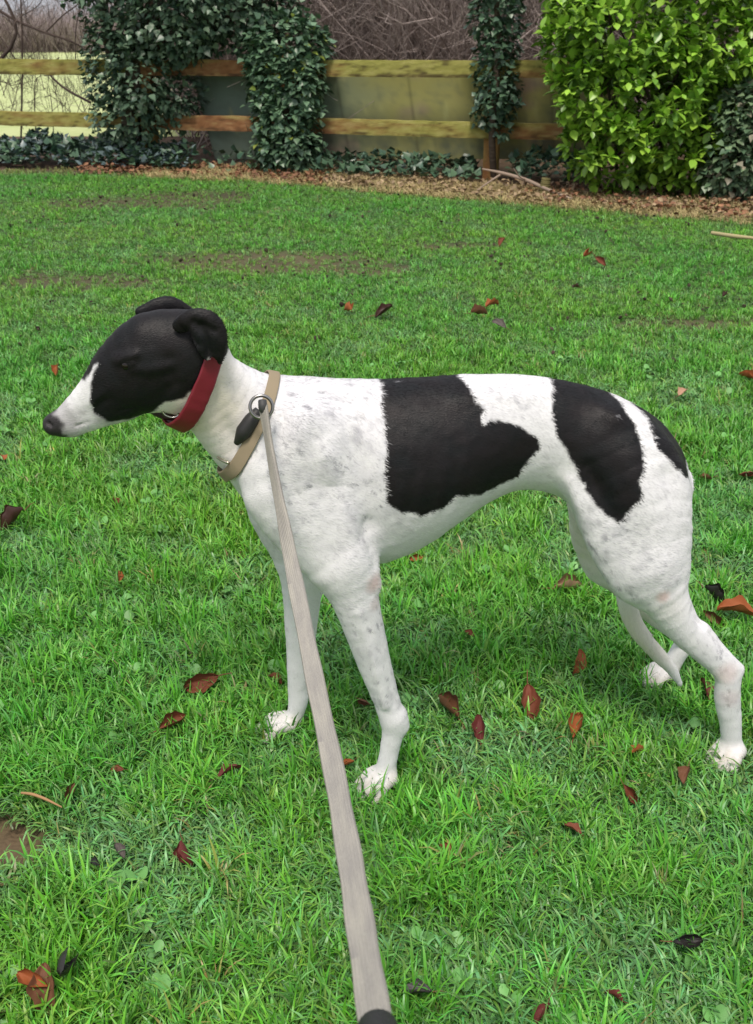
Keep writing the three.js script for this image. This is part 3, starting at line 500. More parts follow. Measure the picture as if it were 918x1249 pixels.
  // dark crumbs of soil scattered in the turf
  const clod = new THREE.IcosahedronGeometry(1, 1); { const p = clod.attributes.position; for (let i = 0; i < p.count; i++) { const k = 1 + .35 * noise(p.getX(i) * 2, p.getY(i) * 2, p.getZ(i) * 2); p.setXYZ(i, p.getX(i) * k, p.getY(i) * k * .6, p.getZ(i) * k); } clod.computeVertexNormals(); }
  const cl = [];
  for (let i = 0; i < 1500; i++) { const d = 1 + 9 * Math.sqrt(R()), x = (R() * 2 - 1) * (d * .45 + .2), z = -d; if (z < lawnEdge(x)) continue; if (fbm(x * 1.2, z * 1.2, 9) < (d > 4 ? .02 : .16) && mudAt(x, z) < .2) continue; const s = (.004 + R() * R() * .010) * (d > 4 ? 1.1 : .8); E.set(R() * 6, R() * 6, R() * 6); M.compose(V(x, lumps(x, z) + .012 + (d > 4 ? .008 : 0), z), Q.setFromEuler(E), V(s, s * .8, s)); const q = .5 + R(); cl.push([M.clone(), new THREE.Color().setRGB(.05 * q, .036 * q, .024 * q)]); }
  tag(instanced('soil_crumbs', clod, std([1, 1, 1], .95), cl, scene), 'dark crumbs of soil and worm casts scattered in the turf', null, null, 'stuff');
}
// ---------------------------------------------------------------- the wooden fence and what grows on it
const fenceD = (px) => lerp(10.9, 9.1, (px - 0) / 860);           // metres ahead along the fence line
const onFence = (px, py, back = 0) => atDist(px, py, fenceD(px) + back);
const FDIR = onFence(860, 100).sub(onFence(0, 100)).setY(0).normalize(), FOUT = V(-FDIR.z, 0, FDIR.x); if (FOUT.z < 0) FOUT.negate();   // towards the viewer
function board(a, b, h, th, colour, seed) {                        // a plank from a to b (centre line), slightly warped, coloured along its grain
  const g = new THREE.BoxGeometry(1, 1, 1, 110, 8, 2), p = g.attributes.position, len = a.distanceTo(b), col = [], uv = g.attributes.uv, c = V();
  for (let i = 0; i < p.count; i++) {
    const u = p.getX(i) + .5, v = p.getY(i), w = p.getZ(i), edge = Math.abs(v) > .4 ? .86 : 1, wob = .006 * noise(u * len * 2, seed, 1) + .004 * noise(u * len * 7, v * 4 + seed, 2);
    c.copy(a).lerp(b, u); c.y += v * h + wob; c.addScaledVector(FOUT, w * th * edge + .006 * noise(u * len * 1.5, seed + 4, 3));
    p.setXYZ(i, c.x, c.y, c.z); col.push(...colour(u, v, fbm(u * len * 2.2, v * 1.2 + seed, seed), fbm(u * len * 9, v * 5, seed + 2), w)); uv.setXY(i, u * len * 1.5, v * h * 6);
  }
  g.setAttribute('color', new THREE.Float32BufferAttribute(col, 3)); g.computeVertexNormals(); return g;
}
const grain = dataTex(256, 256, (u, v) => { const s = .5 + .35 * noise(u * 6, v * 50, 31) + .3 * noise(u * 14, v * 120, 32); return [s, s, s]; });
const wood = new THREE.MeshStandardMaterial({ vertexColors: true, roughness: .85, bumpMap: grain, bumpScale: .006, side: THREE.DoubleSide });
const mix3 = (a, b, t) => a.map((v, i) => lerp(v, b[i], clamp(t, 0, 1)));
const MOSS = [.36, .35, .075], BROWN = [.33, .145, .055], GREYW = [.27, .22, .13], WET = [.08, .045, .022];
{
  const f = tag(base('wooden_fence'), 'weathered two rail wooden fence, mossy, behind the lawn', 'fence');
  const rails = [[-90, 168, .95, .12], [172, 346, .05, .16], [352, 600, .62, .2], [606, 900, .75, .3]];
  const topY = (x) => lerp(81.5, 84.5, x / 690), lowY = (x) => lerp(144, 161, x / 690);
  rails.forEach(([x0, x1, moss], i) => {
    for (const [Y, h, s] of [[topY, .138, 0], [lowY, .134, 7]]) {
      const colour = (u, v, n, m, w) => {
        const along = moss + (i === 2 ? lerp(-.55, .45, sstep(0, .45, u)) : i === 3 ? lerp(-.25, .3, u) : 0) + (s ? -.18 : 0);
        let c = mix3(BROWN, MOSS, along + n * 1.1 + m * .5 + (v > .3 ? .25 : 0)); c = mix3(c, GREYW, .12 + m * .6); c = mix3(c, WET, .8 * sstep(.1, .55, n * .6 - m * .7 + (v < -.3 ? .28 : 0))); const q = 1 + m * .8; return c.map((k) => k * q);
      };
      mesh('rail', board(onFence(x0, Y(x0)), onFence(x1, Y(x1)), h, .04, colour, i * 3 + s + .5), wood, f);
    }
  });
  for (const x of [170, 349, 603, 868]) {
    const top = onFence(x, 66), p = top.clone().addScaledVector(FOUT, -.075), bot = p.clone().setY(-.1);
    const g = new THREE.BoxGeometry(.13, p.y + .1, .10, 4, 14, 4), q = g.attributes.position, col = [];
    for (let i = 0; i < q.count; i++) { const n = fbm(q.getX(i) * 8, q.getY(i) * 3, x); col.push(...mix3(BROWN, MOSS, .25 + n)); }
    g.setAttribute('color', new THREE.Float32BufferAttribute(col, 3)); g.rotateY(Math.atan2(-FDIR.z, FDIR.x)); g.translate(p.x, (p.y - .1) / 2, p.z); mesh('post', g, wood, f);
  }
  // the green sheet standing behind the rails
  const sheet = tag(base('green_sheet_panel'), 'algae stained green sheet panel standing behind the fence rails', 'panel');
  const W = 160, H = 36, pos = [], col = [], idx = [];
  for (const th of [0, -.03]) for (let j = 0; j <= H; j++) for (let i = 0; i <= W; i++) {
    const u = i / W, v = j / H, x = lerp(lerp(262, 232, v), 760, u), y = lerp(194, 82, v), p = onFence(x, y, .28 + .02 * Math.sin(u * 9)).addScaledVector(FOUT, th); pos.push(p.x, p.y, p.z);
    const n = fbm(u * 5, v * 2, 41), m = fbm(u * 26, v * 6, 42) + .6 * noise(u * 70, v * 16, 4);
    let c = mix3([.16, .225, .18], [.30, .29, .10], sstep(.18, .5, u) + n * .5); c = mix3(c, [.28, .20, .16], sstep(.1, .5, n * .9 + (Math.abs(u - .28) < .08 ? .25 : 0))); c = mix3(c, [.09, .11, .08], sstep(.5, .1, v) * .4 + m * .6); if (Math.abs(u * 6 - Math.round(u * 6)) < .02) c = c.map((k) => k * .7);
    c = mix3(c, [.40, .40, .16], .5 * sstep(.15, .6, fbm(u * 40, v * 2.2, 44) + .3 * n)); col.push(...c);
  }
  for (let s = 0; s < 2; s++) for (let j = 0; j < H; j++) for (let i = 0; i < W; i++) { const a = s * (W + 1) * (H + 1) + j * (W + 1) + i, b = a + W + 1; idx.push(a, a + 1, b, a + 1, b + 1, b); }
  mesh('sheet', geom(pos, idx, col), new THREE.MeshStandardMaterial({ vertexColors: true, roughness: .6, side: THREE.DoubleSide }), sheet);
}
// ---- leaves
function leafShape(outline, fold, droop) {                         // outline: half widths along the midrib; folded along it, bending down
  const pos = [0, 0, 0], idx = [], n = outline.length;
  outline.forEach((w, i) => { const t = (i + 1) / (n + 1), y = -droop * t * t; pos.push(-w, y + w * fold, t, 0, y, t, w, y + w * fold, t); });
  pos.push(0, -droop, 1); const tip = pos.length / 3 - 1;
  idx.push(0, 2, 1, 0, 3, 2);
  for (let i = 0; i + 1 < n; i++) { const a = 1 + i * 3, b = a + 3; idx.push(a, a + 1, b, a + 1, b + 1, b, a + 1, a + 2, b + 1, a + 2, b + 2, b + 1); }
  const e = 1 + (n - 1) * 3; idx.push(e, e + 1, tip, e + 1, e + 2, tip);
  return geom(pos, idx);
}
const laurelLeaf = leafShape([.16, .27, .31, .26, .15], .3, .06), ivyLeaf = leafShape([.42, .40, .25, .12], .18, .12), deadLeaf = leafShape([.16, .30, .33, .26, .14], .5, -.15);
const UPV = V(0, 1, 0);
function leafMatrix(p, out, size, R, spread = .8) {                // a leaf pointing roughly along out and facing up and outwards
  const dir = out.clone().add(V((R() - .5) * 2, (R() - .5) * 1.4 - (spread > .5 ? .25 : -.1), (R() - .5) * 2).multiplyScalar(spread)).normalize();
  const n = out.clone().multiplyScalar(.7).add(V((R() - .5) * spread, .9 + (R() - .5) * spread, (R() - .5) * spread)); n.addScaledVector(dir, -n.dot(dir)).normalize();
  const s = V().crossVectors(n, dir), sc = size * (.65 + R() * .6); return new THREE.Matrix4().makeBasis(s.multiplyScalar(sc), n.multiplyScalar(sc), dir.multiplyScalar(sc)).setPosition(p);
}
function shellPoints(blobs, count, R, inner = .6) {                 // points with outward directions through the outer part of overlapping lobes
  const out = []; let total = 0; const w = blobs.map((b) => (total += Math.pow(b.r[0] * b.r[1] * b.r[2], 2 / 3)));
  while (out.length < count) {
    const q = R() * total, b = blobs[w.findIndex((k) => k >= q)], d = V(R() * 2 - 1, R() * 2 - 1, R() * 2 - 1); if (d.lengthSq() > 1 || d.lengthSq() < .01) continue; d.normalize();
    const k = inner + (1 - inner) * Math.sqrt(R()) + .24 * noise(d.x * 2.6 + b.c.x, d.y * 2.6, d.z * 2.6 + b.c.z) + .14 * noise(d.x * 7, d.y * 7, d.z * 7) + (R() < .05 ? R() * .28 : 0), p = V(b.c.x + d.x * b.r[0] * k, b.c.y + d.y * b.r[1] * k, b.c.z + d.z * b.r[2] * k);
    let deep = false; for (const o of blobs) if (o !== b && Math.hypot((p.x - o.c.x) / o.r[0], (p.y - o.c.y) / o.r[1], (p.z - o.c.z) / o.r[2]) < inner * .8) { deep = true; break; }
    if (!deep && p.y > .01) out.push([p, V(d.x / b.r[0], d.y / b.r[1], d.z / b.r[2]).normalize(), k]);
  }
  return out;
}
const lobes = (list, dist) => list.map(([x, y, rx, ry, dz = 0, rz]) => { const d = dist(x) + dz, c = atDist(x, y, d), m = d * 1.08 / F; return { c, r: [rx * m, ry * m, (rz ?? Math.min(rx, ry)) * m] }; });
const gloss = (r) => new THREE.MeshStandardMaterial({ roughness: r, side: THREE.DoubleSide });
const tint = (a, b, R) => { const t = R(), q = .7 + R() * .6; return new THREE.Color().setRGB(...a.map((v, i) => lerp(v, b[i], t) * q)); };
const bark = std([.10, .075, .055], .95, { bumpMap: grain, bumpScale: .01 });
const fenceBack = (x) => fenceD(x) - .05;
{
  const R = rng(77);
  // ivy-covered tree over the left part of the fence
  const tr = tag(base('ivy_clad_tree'), 'tree trunk wrapped in dark green ivy over the left part of the fence', 'tree');
  const at = (x, y, b = .05) => atDist(x, y, fenceD(x) + b);
  mesh('trunk', mergeGeometries([tube([at(166, 214).setY(-.1), at(160, 150), at(165, 80), at(190, 0), at(215, -90)], [.13, .10, .09, .08, .06], 12), tube([at(165, 90), at(215, 40), at(270, 25), at(340, -10)], [.06, .05, .045, .03], 8), tube([at(150, 190).setY(-.1), at(148, 120), at(130, 40), at(120, -60)], [.07, .06, .05, .04], 8)]), bark, tr);
  const ivyA = lobes([[150, 20, 42, 55, -.05], [200, 15, 60, 52, 0], [170, 90, 40, 45, -.15], [215, 115, 30, 30, .1], [235, 30, 40, 38, 0], [290, 12, 45, 38, .1], [325, -5, 38, 42, .1], [155, 142, 42, 26, -.15], [200, 135, 34, 24, .1], [130, 80, 26, 45, -.1], [205, 45, 55, 30, .0], [210, -50, 130, 60, 0], [255, -20, 70, 50, 0]], fenceD);
  const list = []; for (const [p, o, k] of shellPoints(ivyA, 11500, R, .5)) list.push([leafMatrix(p, o, .062, R, 1), tint([.04, .085, .055], [.14, .22, .13], R)]);
  tag(instanced('ivy', ivyLeaf, gloss(.38), list, tr), null, null, null, 'stuff');
  // ivy column round the fence post
  const col = tag(base('ivy_column'), 'bushy column of ivy smothering the fence post beside the green sheet', 'ivy');
  mesh('stem', tube([at(352, 212).setY(-.05), at(350, 150, -.1), at(352, 90, -.1), at(350, 40, -.05)], [.045, .04, .035, .02], 8), bark, col);
  const ivyB = lobes([[350, 58, 44, 34, -.05], [335, 92, 32, 36, -.1], [362, 100, 32, 34, -.1], [350, 138, 36, 34, -.12], [352, 172, 36, 30, -.14], [352, 194, 34, 22, -.16], [375, 60, 22, 26, 0], [322, 70, 20, 24, 0]], fenceD);
  const lb = []; for (const [p, o] of shellPoints(ivyB, 5200, R, .55)) lb.push([leafMatrix(p, o, .066, R, 1), R() < .04 ? tint([.15, .22, .04], [.2, .25, .05], R) : tint([.06, .125, .075], [.14, .24, .13], R)]);
  tag(instanced('ivy', ivyLeaf, gloss(.36), lb, col), null, null, null, 'stuff');
  // slim ivy climbing the next post
  const slim = tag(base('climbing_ivy'), 'slim ivy climbing the fence post left of the laurel bush', 'ivy');
  mesh('stem', tube([at(603, 210).setY(-.05), at(600, 160, -.12), at(606, 80, -.12), at(606, -20, -.05), at(604, -90)], [.03, .03, .028, .025, .02], 8), bark, slim);
  const ivyC = lobes([[606, -30, 32, 40], [604, 18, 28, 30], [610, 50, 24, 28], [602, 85, 22, 26, -.06], [608, 110, 24, 24, -.08], [596, 135, 17, 18, -.1], [618, 128, 14, 18, -.08], [612, 156, 9, 12, -.1]], fenceD);
  const lc = []; for (const [p, o] of shellPoints(ivyC, 2100, R, .45)) lc.push([leafMatrix(p, o, .06, R, 1), tint([.045, .095, .06], [.10, .18, .10], R)]);
  tag(instanced('ivy', ivyLeaf, gloss(.38), lc, slim), null, null, null, 'stuff');
  // ivy creeping over the ground under the fence
  const lg = [];
  for (let i = 0; i < 7500; i++) {
    const x = lerp(-60, 720, R()), left = sstep(250, 215, x), mid = x > 380 && x < 720 ? 1 : x > 230 ? .18 : 0; if (R() > Math.max(left, mid * .42) || (x > 582 && x < 622)) continue;
    const base_ = lerp(200, 207, clamp(x / 250, 0, 1)) + (x > 380 ? (x - 380) * .045 : 0), dz = (R() - .5) * .9, p = atDist(x, base_, fenceD(x) + .05 + dz); const hgt = (left ? .38 : .26) * (1 - dz * dz * 3.2) * (.7 + .6 * fbm(x * .02, 3)); if (hgt < 0) continue; p.y = Math.max(.015, hgt * Math.sqrt(R()));
    lg.push([leafMatrix(p, V((R() - .5) * .8, .8, .5).normalize(), .075, R, 1), x < 240 && R() < .3 ? tint([.10, .15, .16], [.16, .22, .22], R) : tint([.04, .09, .06], [.10, .18, .10], R)]);
  }
  tag(instanced('ivy_ground_cover', ivyLeaf, gloss(.36), lg, scene), 'dark ivy creeping over the ground under the fence rails', null, null, 'stuff');
  // laurel bush, right
  const bushD = () => 8.75;
  const bush = tag(base('laurel_bush'), 'large bright green laurel bush in front of the fence, with glossy leaves', 'bush');
  const bl = lobes([[735, 40, 62, 62, -.1], [800, 20, 90, 80, .1], [880, 30, 90, 80, .1], [735, 120, 50, 58, -.2], [800, 105, 75, 62, -.25], [775, 165, 62, 45, -.3], [830, 160, 60, 55, -.2], [760, 205, 42, 24, -.25], [840, 205, 55, 32, -.2], [900, 90, 60, 60, 0], [960, 100, 90, 110, .2], [820, -60, 150, 70, .2], [930, 190, 50, 40, .0], [715, 175, 24, 34, -.2], [880, 55, 60, 40, -.35], [690, 60, 26, 40, -.1]], bushD);
  const pts = shellPoints(bl, 2700, R, .62), shoots = [];
  for (const [p, o] of pts) { const grow = o.clone().add(V(0, .55, .25)).normalize(), n = 5 + Math.floor(R() * 3), a0 = R() * 6; const side = V().crossVectors(grow, V(.3, .2, .9)).normalize(), s2 = V().crossVectors(grow, side), young = R();
    for (let i = 0; i < n; i++) { const a = a0 + i * 2.4, out = side.clone().multiplyScalar(Math.cos(a)).addScaledVector(s2, Math.sin(a)).addScaledVector(grow, .25 + .55 * (i / n)).normalize(); const q = p.clone().addScaledVector(grow, (i / n - .5) * .05); shoots.push([q, leafMatrix(q, out, .088, R, .35), young > .25 ? tint([.19, .38, .038], [.28, .48, .055], R) : tint([.09, .20, .03], [.17, .31, .04], R)]); } }
  shoots.sort((a, b) => b[0].z - a[0].z);
  const inView = (p) => { const d = p.clone().sub(V(0, EYE, 0)), t = -(d.y * sp + d.z * cp), x = CX + F * d.x / t, y = CY - F * (d.y * cp - d.z * sp) / t; return x > 640 && x < 915 && y > 2 && y < 250; };
  const single = [], rest = []; for (const s of shoots) (single.length < 290 && inView(s[0]) && (shoots.indexOf(s) % 3 === 0 || single.length < 60) ? single : rest).push(s);
  const hues = [[.20, .39, .04], [.27, .46, .05], [.23, .43, .043], [.13, .28, .038]].map((c) => { const m = gloss(.34); m.color.setRGB(...c); return m; });
  single.forEach(([, M], i) => { const l = mesh('leaf', laurelLeaf, hues[i % 4], bush); l.applyMatrix4(M); });
  tag(instanced('leaves', laurelLeaf, gloss(.34), rest.map(([, M, c]) => [M, c]), bush), null, null, null, 'stuff');
  const stems = []; for (let i = 0; i < 16; i++) { const a = atDist(lerp(730, 900, i / 15), 235, 8.8 + R() * .4).setY(-.05), b = V(lerp(1.5, 3.4, R()), .7 + R() * 1.1, -8.6 - R() * .7); stems.push(tube([a, a.clone().lerp(b, .5).add(V((R() - .5) * .2, .12, .1)), b], [.016, .012, .005], 6)); }
  mesh('stems', mergeGeometries(stems), bark, bush);
  // darker ivy at the right edge
  const dk = tag(base('ivy_shrub'), 'darker grey green ivy shrub at the right edge beside the laurel bush', 'shrub');
  const ivyD = lobes([[900, 140, 24, 34, -.5], [900, 182, 34, 38, -.5], [890, 214, 34, 22, -.5], [935, 160, 36, 62, -.5]], bushD);
  const ld = []; for (const [p, o] of shellPoints(ivyD, 2800, R, .5)) ld.push([leafMatrix(p, o, .06, R, 1), R() < .1 ? tint([.2, .18, .12], [.25, .24, .18], R) : tint([.07, .135, .075], [.17, .25, .13], R)]);
  tag(instanced('ivy', ivyLeaf, gloss(.4), ld, dk), null, null, null, 'stuff');
  mesh('stem', tube([atDist(892, 240, 8.3).setY(-.05), atDist(890, 180, 8.3), atDist(900, 110, 8.35)], [.02, .016, .01], 6), bark, dk);
  // dead leaves along the foot of the fence
  const ll = [], M = new THREE.Matrix4(), Q = new THREE.Quaternion(), E = new THREE.Euler();
  for (let i = 0; i < 6000; i++) {
    const px = lerp(90, 960, R()), p0 = onGround(px, 200), x = p0.x * .93, e = lawnEdge(x), depth = px < 400 ? .75 : 1.1, z = e + .12 - R() * depth - (px < 400 ? 0 : .0) + fbm(x * 2, 4) * .22; if (px > 200 && px < 260 && R() < .4) continue; if (R() < sstep(.1, -.3, fbm(x * 3, z * 3, 13))) continue;
    E.set((R() - .5) * 1.4, R() * 6.3, (R() - .5) * 1.4); const s = .02 + R() * .034; M.compose(V(x, lumps(x, z) + .01 + R() * .035 + (px > 640 ? .01 : 0), z), Q.setFromEuler(E), V(s, s, s));
    const red = px < 400 || (px > 620 && R() < .5); ll.push([M.clone(), red ? tint([.13, .06, .035], [.32, .155, .075], R) : tint([.18, .12, .065], [.38, .28, .165], R)]);
  }
  tag(instanced('leaf_litter', deadLeaf, gloss(.75), ll, scene), 'brown and tan dead leaves heaped along the foot of the fence', null, null, 'stuff');
}
// ---- bare wood beyond the fence
function twigs(seed, n, size) {
  const R = rng(seed), parts = [];
  const grow = (a, dir, len, r, lvl) => { const b = a.clone().addScaledVector(dir, len), m = a.clone().lerp(b, .5).add(V((R() - .5) * len * .2, (R() - .5) * len * .2, (R() - .5) * len * .2)); parts.push(tubeLite([a, m, b], r, r * .55)); if (!lvl) return; for (let i = 0; i < 3 + (lvl > 1 ? 1 : 0); i++) { const at = a.clone().lerp(b, .3 + R() * .7), d = dir.clone().add(V((R() - .5) * 1.7, (R() - .2) * .9, (R() - .5) * 1.7)).normalize(); grow(at, d, len * (.45 + R() * .4), r * .5, lvl - 1); } };
  for (let i = 0; i < n; i++) grow(V((R() - .5) * .3, 0, (R() - .5) * .3), V((R() - .5) * .7, 1, (R() - .5) * .7).normalize(), size * (.6 + R() * .5), size * .009, 2);
  return mergeGeometries(parts);
}
function tubeLite(pts, r0, r1) {
  const pos = [], idx = []; pts.forEach((p, i) => { const r = lerp(r0, r1, i / (pts.length - 1)); for (let s = 0; s < 3; s++) { const a = s * 2.094; pos.push(p.x + Math.cos(a) * r, p.y + Math.sin(a * 1.0) * r * .4, p.z + Math.sin(a) * r); } });
  for (let i = 0; i + 1 < pts.length; i++) for (let s = 0; s < 3; s++) { const a = i * 3 + s, b = i * 3 + (s + 1) % 3; idx.push(a, b, a + 3, b, b + 3, a + 3); } return geom(pos, idx);
}
{
  const R = rng(91), forms = [twigs(1, 4, .9), twigs(2, 4, .9), twigs(3, 5, .8)], M = new THREE.Matrix4(), Q = new THREE.Quaternion(), E = new THREE.Euler();
  const th = tag(base('bare_thicket'), 'brown leafless thicket of twigs behind the fence', null, null, 'stuff'), lists = forms.map(() => []);
  for (let i = 0; i < 2900; i++) { const d = 12.0 + R() * 5, px = lerp(225, 1000, R()), p = atDist(px, 100, d).setY(-.1 + R() * 1.3); E.set((R() - .5) * 1.9, R() * 6.3, (R() - .5) * 1.9); const s = .8 + R() * .9; M.compose(p, Q.setFromEuler(E), V(s, s, s)); lists[i % 3].push([M.clone(), tint([.26, .21, .19], [.46, .39, .36], R)]); }
  forms.forEach((g, i) => instanced('twigs', g, gloss(.9), lists[i], th));
  // far hedgerow across the field
  const hd = tag(base('far_hedgerow'), 'purplish brown leafless hedgerow at the far side of the field', null, null, 'stuff'), hl = forms.map(() => []);
  for (let i = 0; i < 2400; i++) { const p = V(lerp(-48, 26, R()), -.1, -58 - R() * 9), s = 1.6 + R() * 1.6; E.set((R() - .5) * .3, R() * 6.3, (R() - .5) * .3); M.compose(p, Q.setFromEuler(E), V(s * 1.3, s * .52, s * 1.3)); hl[i % 3].push([M.clone(), tint([.30, .245, .235], [.50, .42, .41], R)]); }
  forms.forEach((g, i) => instanced('twigs', g, gloss(.9), hl[i], hd));
  // bare shrub at the left, in front of the field
  const sh = tag(base('bare_shrub'), 'leafless dark shrub behind the fence at the left edge', 'shrub'), a = (x, y, b = .5) => atDist(x, y, fenceD(x) + b), br = [];
  const B = (...q) => br.push(tube(q.slice(0, -2), [q[q.length - 2], q[q.length - 1]], 6));
  B(a(-40, 190, .6).setY(-.05), a(-30, 110), a(20, 40), a(-10, -30), .03, .012); B(a(-30, -10), a(10, 20), a(50, 38), a(90, 52), a(112, 66), .017, .008); B(a(24, 190).setY(-.05), a(27, 60), a(25, 0), a(22, -30), .010, .006); B(a(110, 125, .35), a(75, 105, .4), a(58, 85, .4), a(72, 70, .4), .014, .006); B(a(18, 72), a(0, 45), a(-20, 25), .008, .004); B(a(55, 40), a(75, 20), a(100, 0), a(110, -20), .008, .004); B(a(45, 190).setY(-.05), a(42, 120), a(45, 95), a(65, 92), .007, .003); B(a(66, 190).setY(-.05), a(63, 130), a(60, 108), .006, .003); B(a(25, 20), a(45, 8), a(60, -15), .006, .003); B(a(92, 74), a(92, 40), a(98, 5), a(104, -20), .006, .004);
  mesh('stem', mergeGeometries(br), std([.075, .052, .045], .9), sh);
  const tl = []; const form = twigs(7, 3, .5); for (let i = 0; i < 70; i++) { const p = a(lerp(-30, 125, R()), lerp(-10, 150, R()), .3 + R() * .8); E.set((R() - .5) * 2, R() * 6.3, (R() - .5) * 2); const s = .5 + R() * .6; M.compose(p, Q.setFromEuler(E), V(s, s, s)); tl.push([M.clone(), tint([.09, .06, .05], [.17, .13, .11], R)]); }
  tag(instanced('twigs', form, gloss(.9), tl, sh), null, null, null, 'stuff');
  // fallen branch in front of the fence, stick at the right, twig in the near grass
  const g = (x, y, h) => onGround(x, y, h);
  const fb = tag(base('fallen_branch'), 'forked pale bare branch lying by the fence left of the laurel bush', 'branch');
  mesh('branch', mergeGeometries([tube([g(697, 243, .03), g(665, 230, .06), g(640, 219, .09), g(612, 211, .13), g(588, 206, .16)], [.011, .014, .016, .014, .006], 8), tube([g(612, 212, .12), g(598, 221, .08), g(582, 232, .04)], [.011, .005], 7), tube([g(640, 219, .09), g(632, 214, .16), g(626, 205, .22)], [.007, .003], 6)]), std([.34, .26, .20], .85, { bumpMap: grain, bumpScale: .004 }), fb);
  const st = tag(base('dry_stick'), 'pale dry stick lying in the grass at the right edge', 'stick'); mesh('stick', tube([g(868, 284, .05), g(895, 288, .055), g(935, 292, .05)], [.012, .013, .008], 7), std([.42, .36, .19], .85), st);
  const tw = tag(base('curved_twig'), 'thin curved brown twig in the grass at the left edge', 'twig'); mesh('twig', tube([g(26, 967, .045), g(40, 969, .052), g(56, 975, .05), g(76, 985, .04)], [.0022, .0028, .0026, .0012], 6), std([.38, .22, .10], .8), tw);
  const sp2 = tag(base('broken_stake'), 'short broken mossy stake standing beside the fallen branch', 'stake'); const s0 = g(664, 238, 0); mesh('stake', mergeGeometries([tube([s0.clone().setY(-.03), s0.clone().setY(.07), s0.clone().add(V(.006, .135, 0))], [.045, .042, .036], 9)]), std([.17, .15, .055], .9, { bumpMap: grain, bumpScale: .01 }), sp2);
}
// ---------------------------------------------------------------- fallen leaves, each one a thing
function driedLeaf(seed, curl, wide) {
  const R = rng(seed), nx = 8, nz = 12, pos = [], idx = [], lob = .05 + R() * .08, ph = R() * 6, top = [];
  for (let s = 0; s < 2; s++) for (let j = 0; j <= nz; j++) { const t = j / nz, w = wide * Math.pow(Math.sin(Math.PI * Math.min(1, t * .96 + .02)), .75) * (1 + lob * Math.sin(t * 17 + ph)) * .5; for (let i = 0; i <= nx; i++) { const u = i / nx * 2 - 1, a = u * curl, x = curl > .05 ? Math.sin(a) / curl * w : u * w, y = (1 - Math.cos(a)) / Math.max(.3, curl) * w * 1.6 + .09 * Math.sin(t * 3.1 + ph) + .03 * Math.sin(u * 9 + t * 11) - Math.abs(u) * .0 + (Math.abs(u) < .05 ? -.015 : 0) - s * .012; pos.push(x, y, t - .5); } }
  const S = (nx + 1) * (nz + 1); for (let j = 0; j < nz; j++) for (let i = 0; i < nx; i++) { const a = j * (nx + 1) + i, b = a + nx + 1; idx.push(a, b, a + 1, a + 1, b, b + 1, a + S, a + 1 + S, b + S, a + 1 + S, b + 1 + S, b + S); }
  return geom(pos, idx);
}
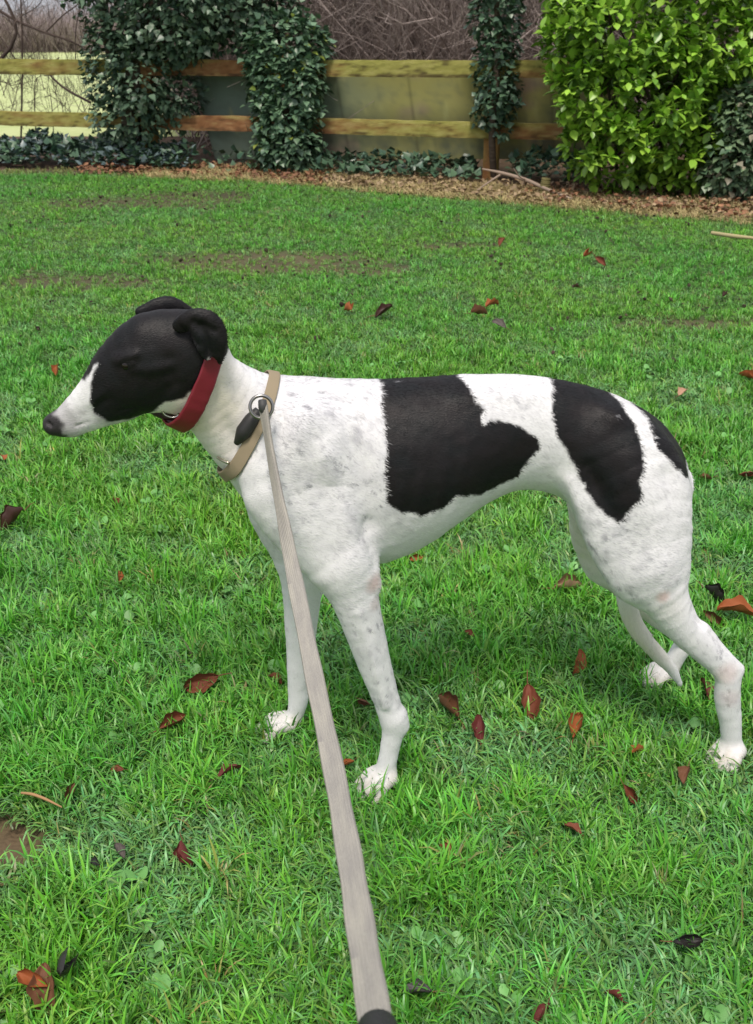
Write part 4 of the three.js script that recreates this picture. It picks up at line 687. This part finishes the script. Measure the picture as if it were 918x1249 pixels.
{
  const R = rng(303), shapes = [driedLeaf(1, 1.2, .65), driedLeaf(2, 1.8, .75), driedLeaf(3, .8, .6), driedLeaf(4, 2.3, .85), driedLeaf(5, 1.4, .6)], stalk = tube([V(0, 0, -.5), V(.02, .05, -.72), V(.05, .04, -.9)], [.022, .012], 5);
  const veins = dataTex(128, 128, (u, v) => { const s = .55 + .3 * fbm(u * 9, v * 9, 51); return [s, s, s]; });
  const hue = { orange: [.30, .085, .022], rust: [.17, .045, .020], dark: [.050, .018, .012], maroon: [.115, .020, .016], tan: [.42, .25, .16], brown: [.15, .062, .028], grey: [.10, .085, .075], black: [.018, .016, .015] }, mats = {};
  for (const k in hue) mats[k] = std(hue[k], k === 'dark' || k === 'black' ? .5 : .75, { bumpMap: veins, bumpScale: .003 });
  const L = [
    [245, 836, 44, 'rust', 'rust red curled leaf left of the far front paw'],
    [211, 884, 36, 'rust', 'flat rust leaf left of the paws, below the curled red one'],
    [281, 945, 34, 'maroon', 'upright maroon leaf in front of the far front paw'],
    [547, 866, 44, 'brown', 'brown leaf with pale tip in the grass right of the near front paw'],
    [586, 893, 36, 'maroon', 'dark red folded leaf under the belly, nearer than the others'],
    [646, 861, 44, 'rust', 'large rust brown leaf under the dog midway between its paws'],
    [702, 888, 40, 'orange', 'orange leaf lying in front of the near hind paw'],
    [703, 810, 34, 'orange', 'upright orange leaf below the flank, left of the tail tip'],
    [692, 719, 38, 'tan', 'pale pinkish tan leaf left of the hind thigh'],
    [714, 692, 22, 'orange', 'small orange leaf half behind the far thigh'],
    [897, 752, 46, 'orange', 'bright orange leaf right of the near hock'],
    [869, 758, 30, 'brown', 'brown leaf tucked beside the bright orange leaf near the hock'],
    [858, 842, 34, 'maroon', 'dark maroon leaf behind the near hind shank'],
    [870, 729, 30, 'black', 'blackened wet leaf in the grass right of the thigh'],
    [777, 918, 26, 'orange', 'small orange leaf left of the near hind paw'],
    [836, 948, 28, 'brown', 'dull brown leaf just in front of the near hind paw'],
    [768, 972, 28, 'rust', 'narrow rust leaf standing in the grass below the hind paw'],
    [698, 1014, 24, 'rust', 'small red brown leaf in the near grass at the right'],
    [543, 1037, 18, 'rust', 'tiny rust leaf in the near grass right of the lead'],
    [662, 1238, 30, 'maroon', 'dark red leaf at the bottom edge'],
    [748, 1218, 24, 'maroon', 'small dark red leaf near the bottom edge, right'],
    [838, 1150, 38, 'black', 'blackened leaf in the near grass at the lower right'],
    [508, 1214, 38, 'black', 'blackened leaf right of the lead grip'],
    [228, 1043, 32, 'maroon', 'dark red leaf in a hollow left of the lead'],
    [146, 1040, 26, 'grey', 'greyish dead leaf in the grass near the bare soil'],
    [118, 1052, 18, 'black', 'small black leaf beside the greyish one near the bare soil'],
    [86, 969, 24, 'brown', 'brown leaf touching the end of the curved twig'],
    [143, 940, 16, 'rust', 'small red leaf left of the upright maroon one'],
    [16, 638, 36, 'dark', 'dark curled leaf at the left edge below the muzzle'],
    [141, 613, 16, 'rust', 'small rust leaf in the grass below the throat'],
    [145, 704, 14, 'orange', 'tiny orange leaf in the grass left of the chest'],
    [69, 454, 18, 'orange', 'orange leaf in the grass above the muzzle'],
    [4, 560, 16, 'orange', 'orange leaf at the left edge level with the nose'],
    [424, 380, 20, 'orange', 'orange leaf above the withers, beside the dark one'],
    [468, 383, 30, 'dark', 'dark brown leaf lying on the lawn above the withers'],
    [600, 375, 22, 'orange', 'bright orange leaf on the lawn above the loin'],
    [584, 384, 24, 'brown', 'brown leaf touching the bright orange one above the loin'],
    [608, 398, 20, 'grey', 'greyish leaf below the bright orange one above the loin'],
    [714, 313, 18, 'orange', 'small orange leaf on the far lawn, left of a red one'],
    [732, 321, 18, 'rust', 'small red leaf on the far lawn, right of an orange one'],
    [612, 297, 14, 'rust', 'tiny rust leaf on the far lawn toward the fence'],
    [910, 461, 20, 'orange', 'orange leaf at the right edge beyond the rump'],
    [832, 481, 20, 'tan', 'pale leaf on the lawn above the rump'],
    [910, 580, 18, 'rust', 'rust leaf at the right edge level with the thigh'],
    [860, 585, 18, 'brown', 'small brown leaf close behind the thigh'],
    [507, 682, 18, 'orange', 'small orange leaf below the belly, behind the elbow'],
    [336, 831, 20, 'rust', 'rust leaf between the far front leg and the curled red leaf'],
    [573, 774, 14, 'rust', 'tiny rust leaf in the shade under the belly'],
    [443, 857, 18, 'brown', 'brown leaf between the two front legs'],
    [424, 933, 18, 'orange', 'small orange leaf between the lead and the near front paw'],
    [702, 352, 12, 'dark', 'tiny dark leaf on the far lawn above the haunch'],
    [884, 361, 12, 'dark', 'tiny dark leaf on the far lawn at the right'],
  ];
  const leafThing = (x, y, w, kind, label, k, ex) => {
    const p = onGround(x, y, .030), far = p.clone().sub(V(0, EYE, 0)), t = -(far.y * sp + far.z * cp), size = clamp(w * t / F * 1.0, .02, .1), o = base('fallen_leaf', [p.x, p.y + size * .12, p.z]); tag(o, label, 'leaf');
    o.rotation.set(ex?.[0] ?? .3 + (R() - .5) * 1.3, ex?.[1] ?? R() * 6.28, ex?.[2] ?? (R() - .5) * 1.5); o.scale.setScalar(size);
    mesh('blade', shapes[k % 5], mats[kind], o); mesh('stalk', stalk, mats.brown, o); return o;
  };
  L.forEach(([x, y, w, kind, label], i) => leafThing(x, y, w, kind, label, i));
  const heap = tag(base('curled_leaf'), 'big wet curled leaf, orange and black, at the lower left', 'leaf'), q = onGround(58, 1200, .045); heap.position.copy(q); heap.scale.setScalar(.062);
  const A = mesh('blade', shapes[1], mats.orange, heap); A.position.set(-.28, .25, .1); A.rotation.set(.2, 1.2, .35); A.scale.setScalar(.75);
  const Bq = mesh('blade', shapes[3], mats.black, heap); Bq.position.set(.30, .28, -.1); Bq.rotation.set(-.9, .4, -.5);
  const Cq = mesh('blade', shapes[0], mats.brown, heap); Cq.position.set(.05, .0, .15); Cq.rotation.set(.6, .3, .1); Cq.scale.setScalar(1.15);
}
renderer.render(scene, camera);
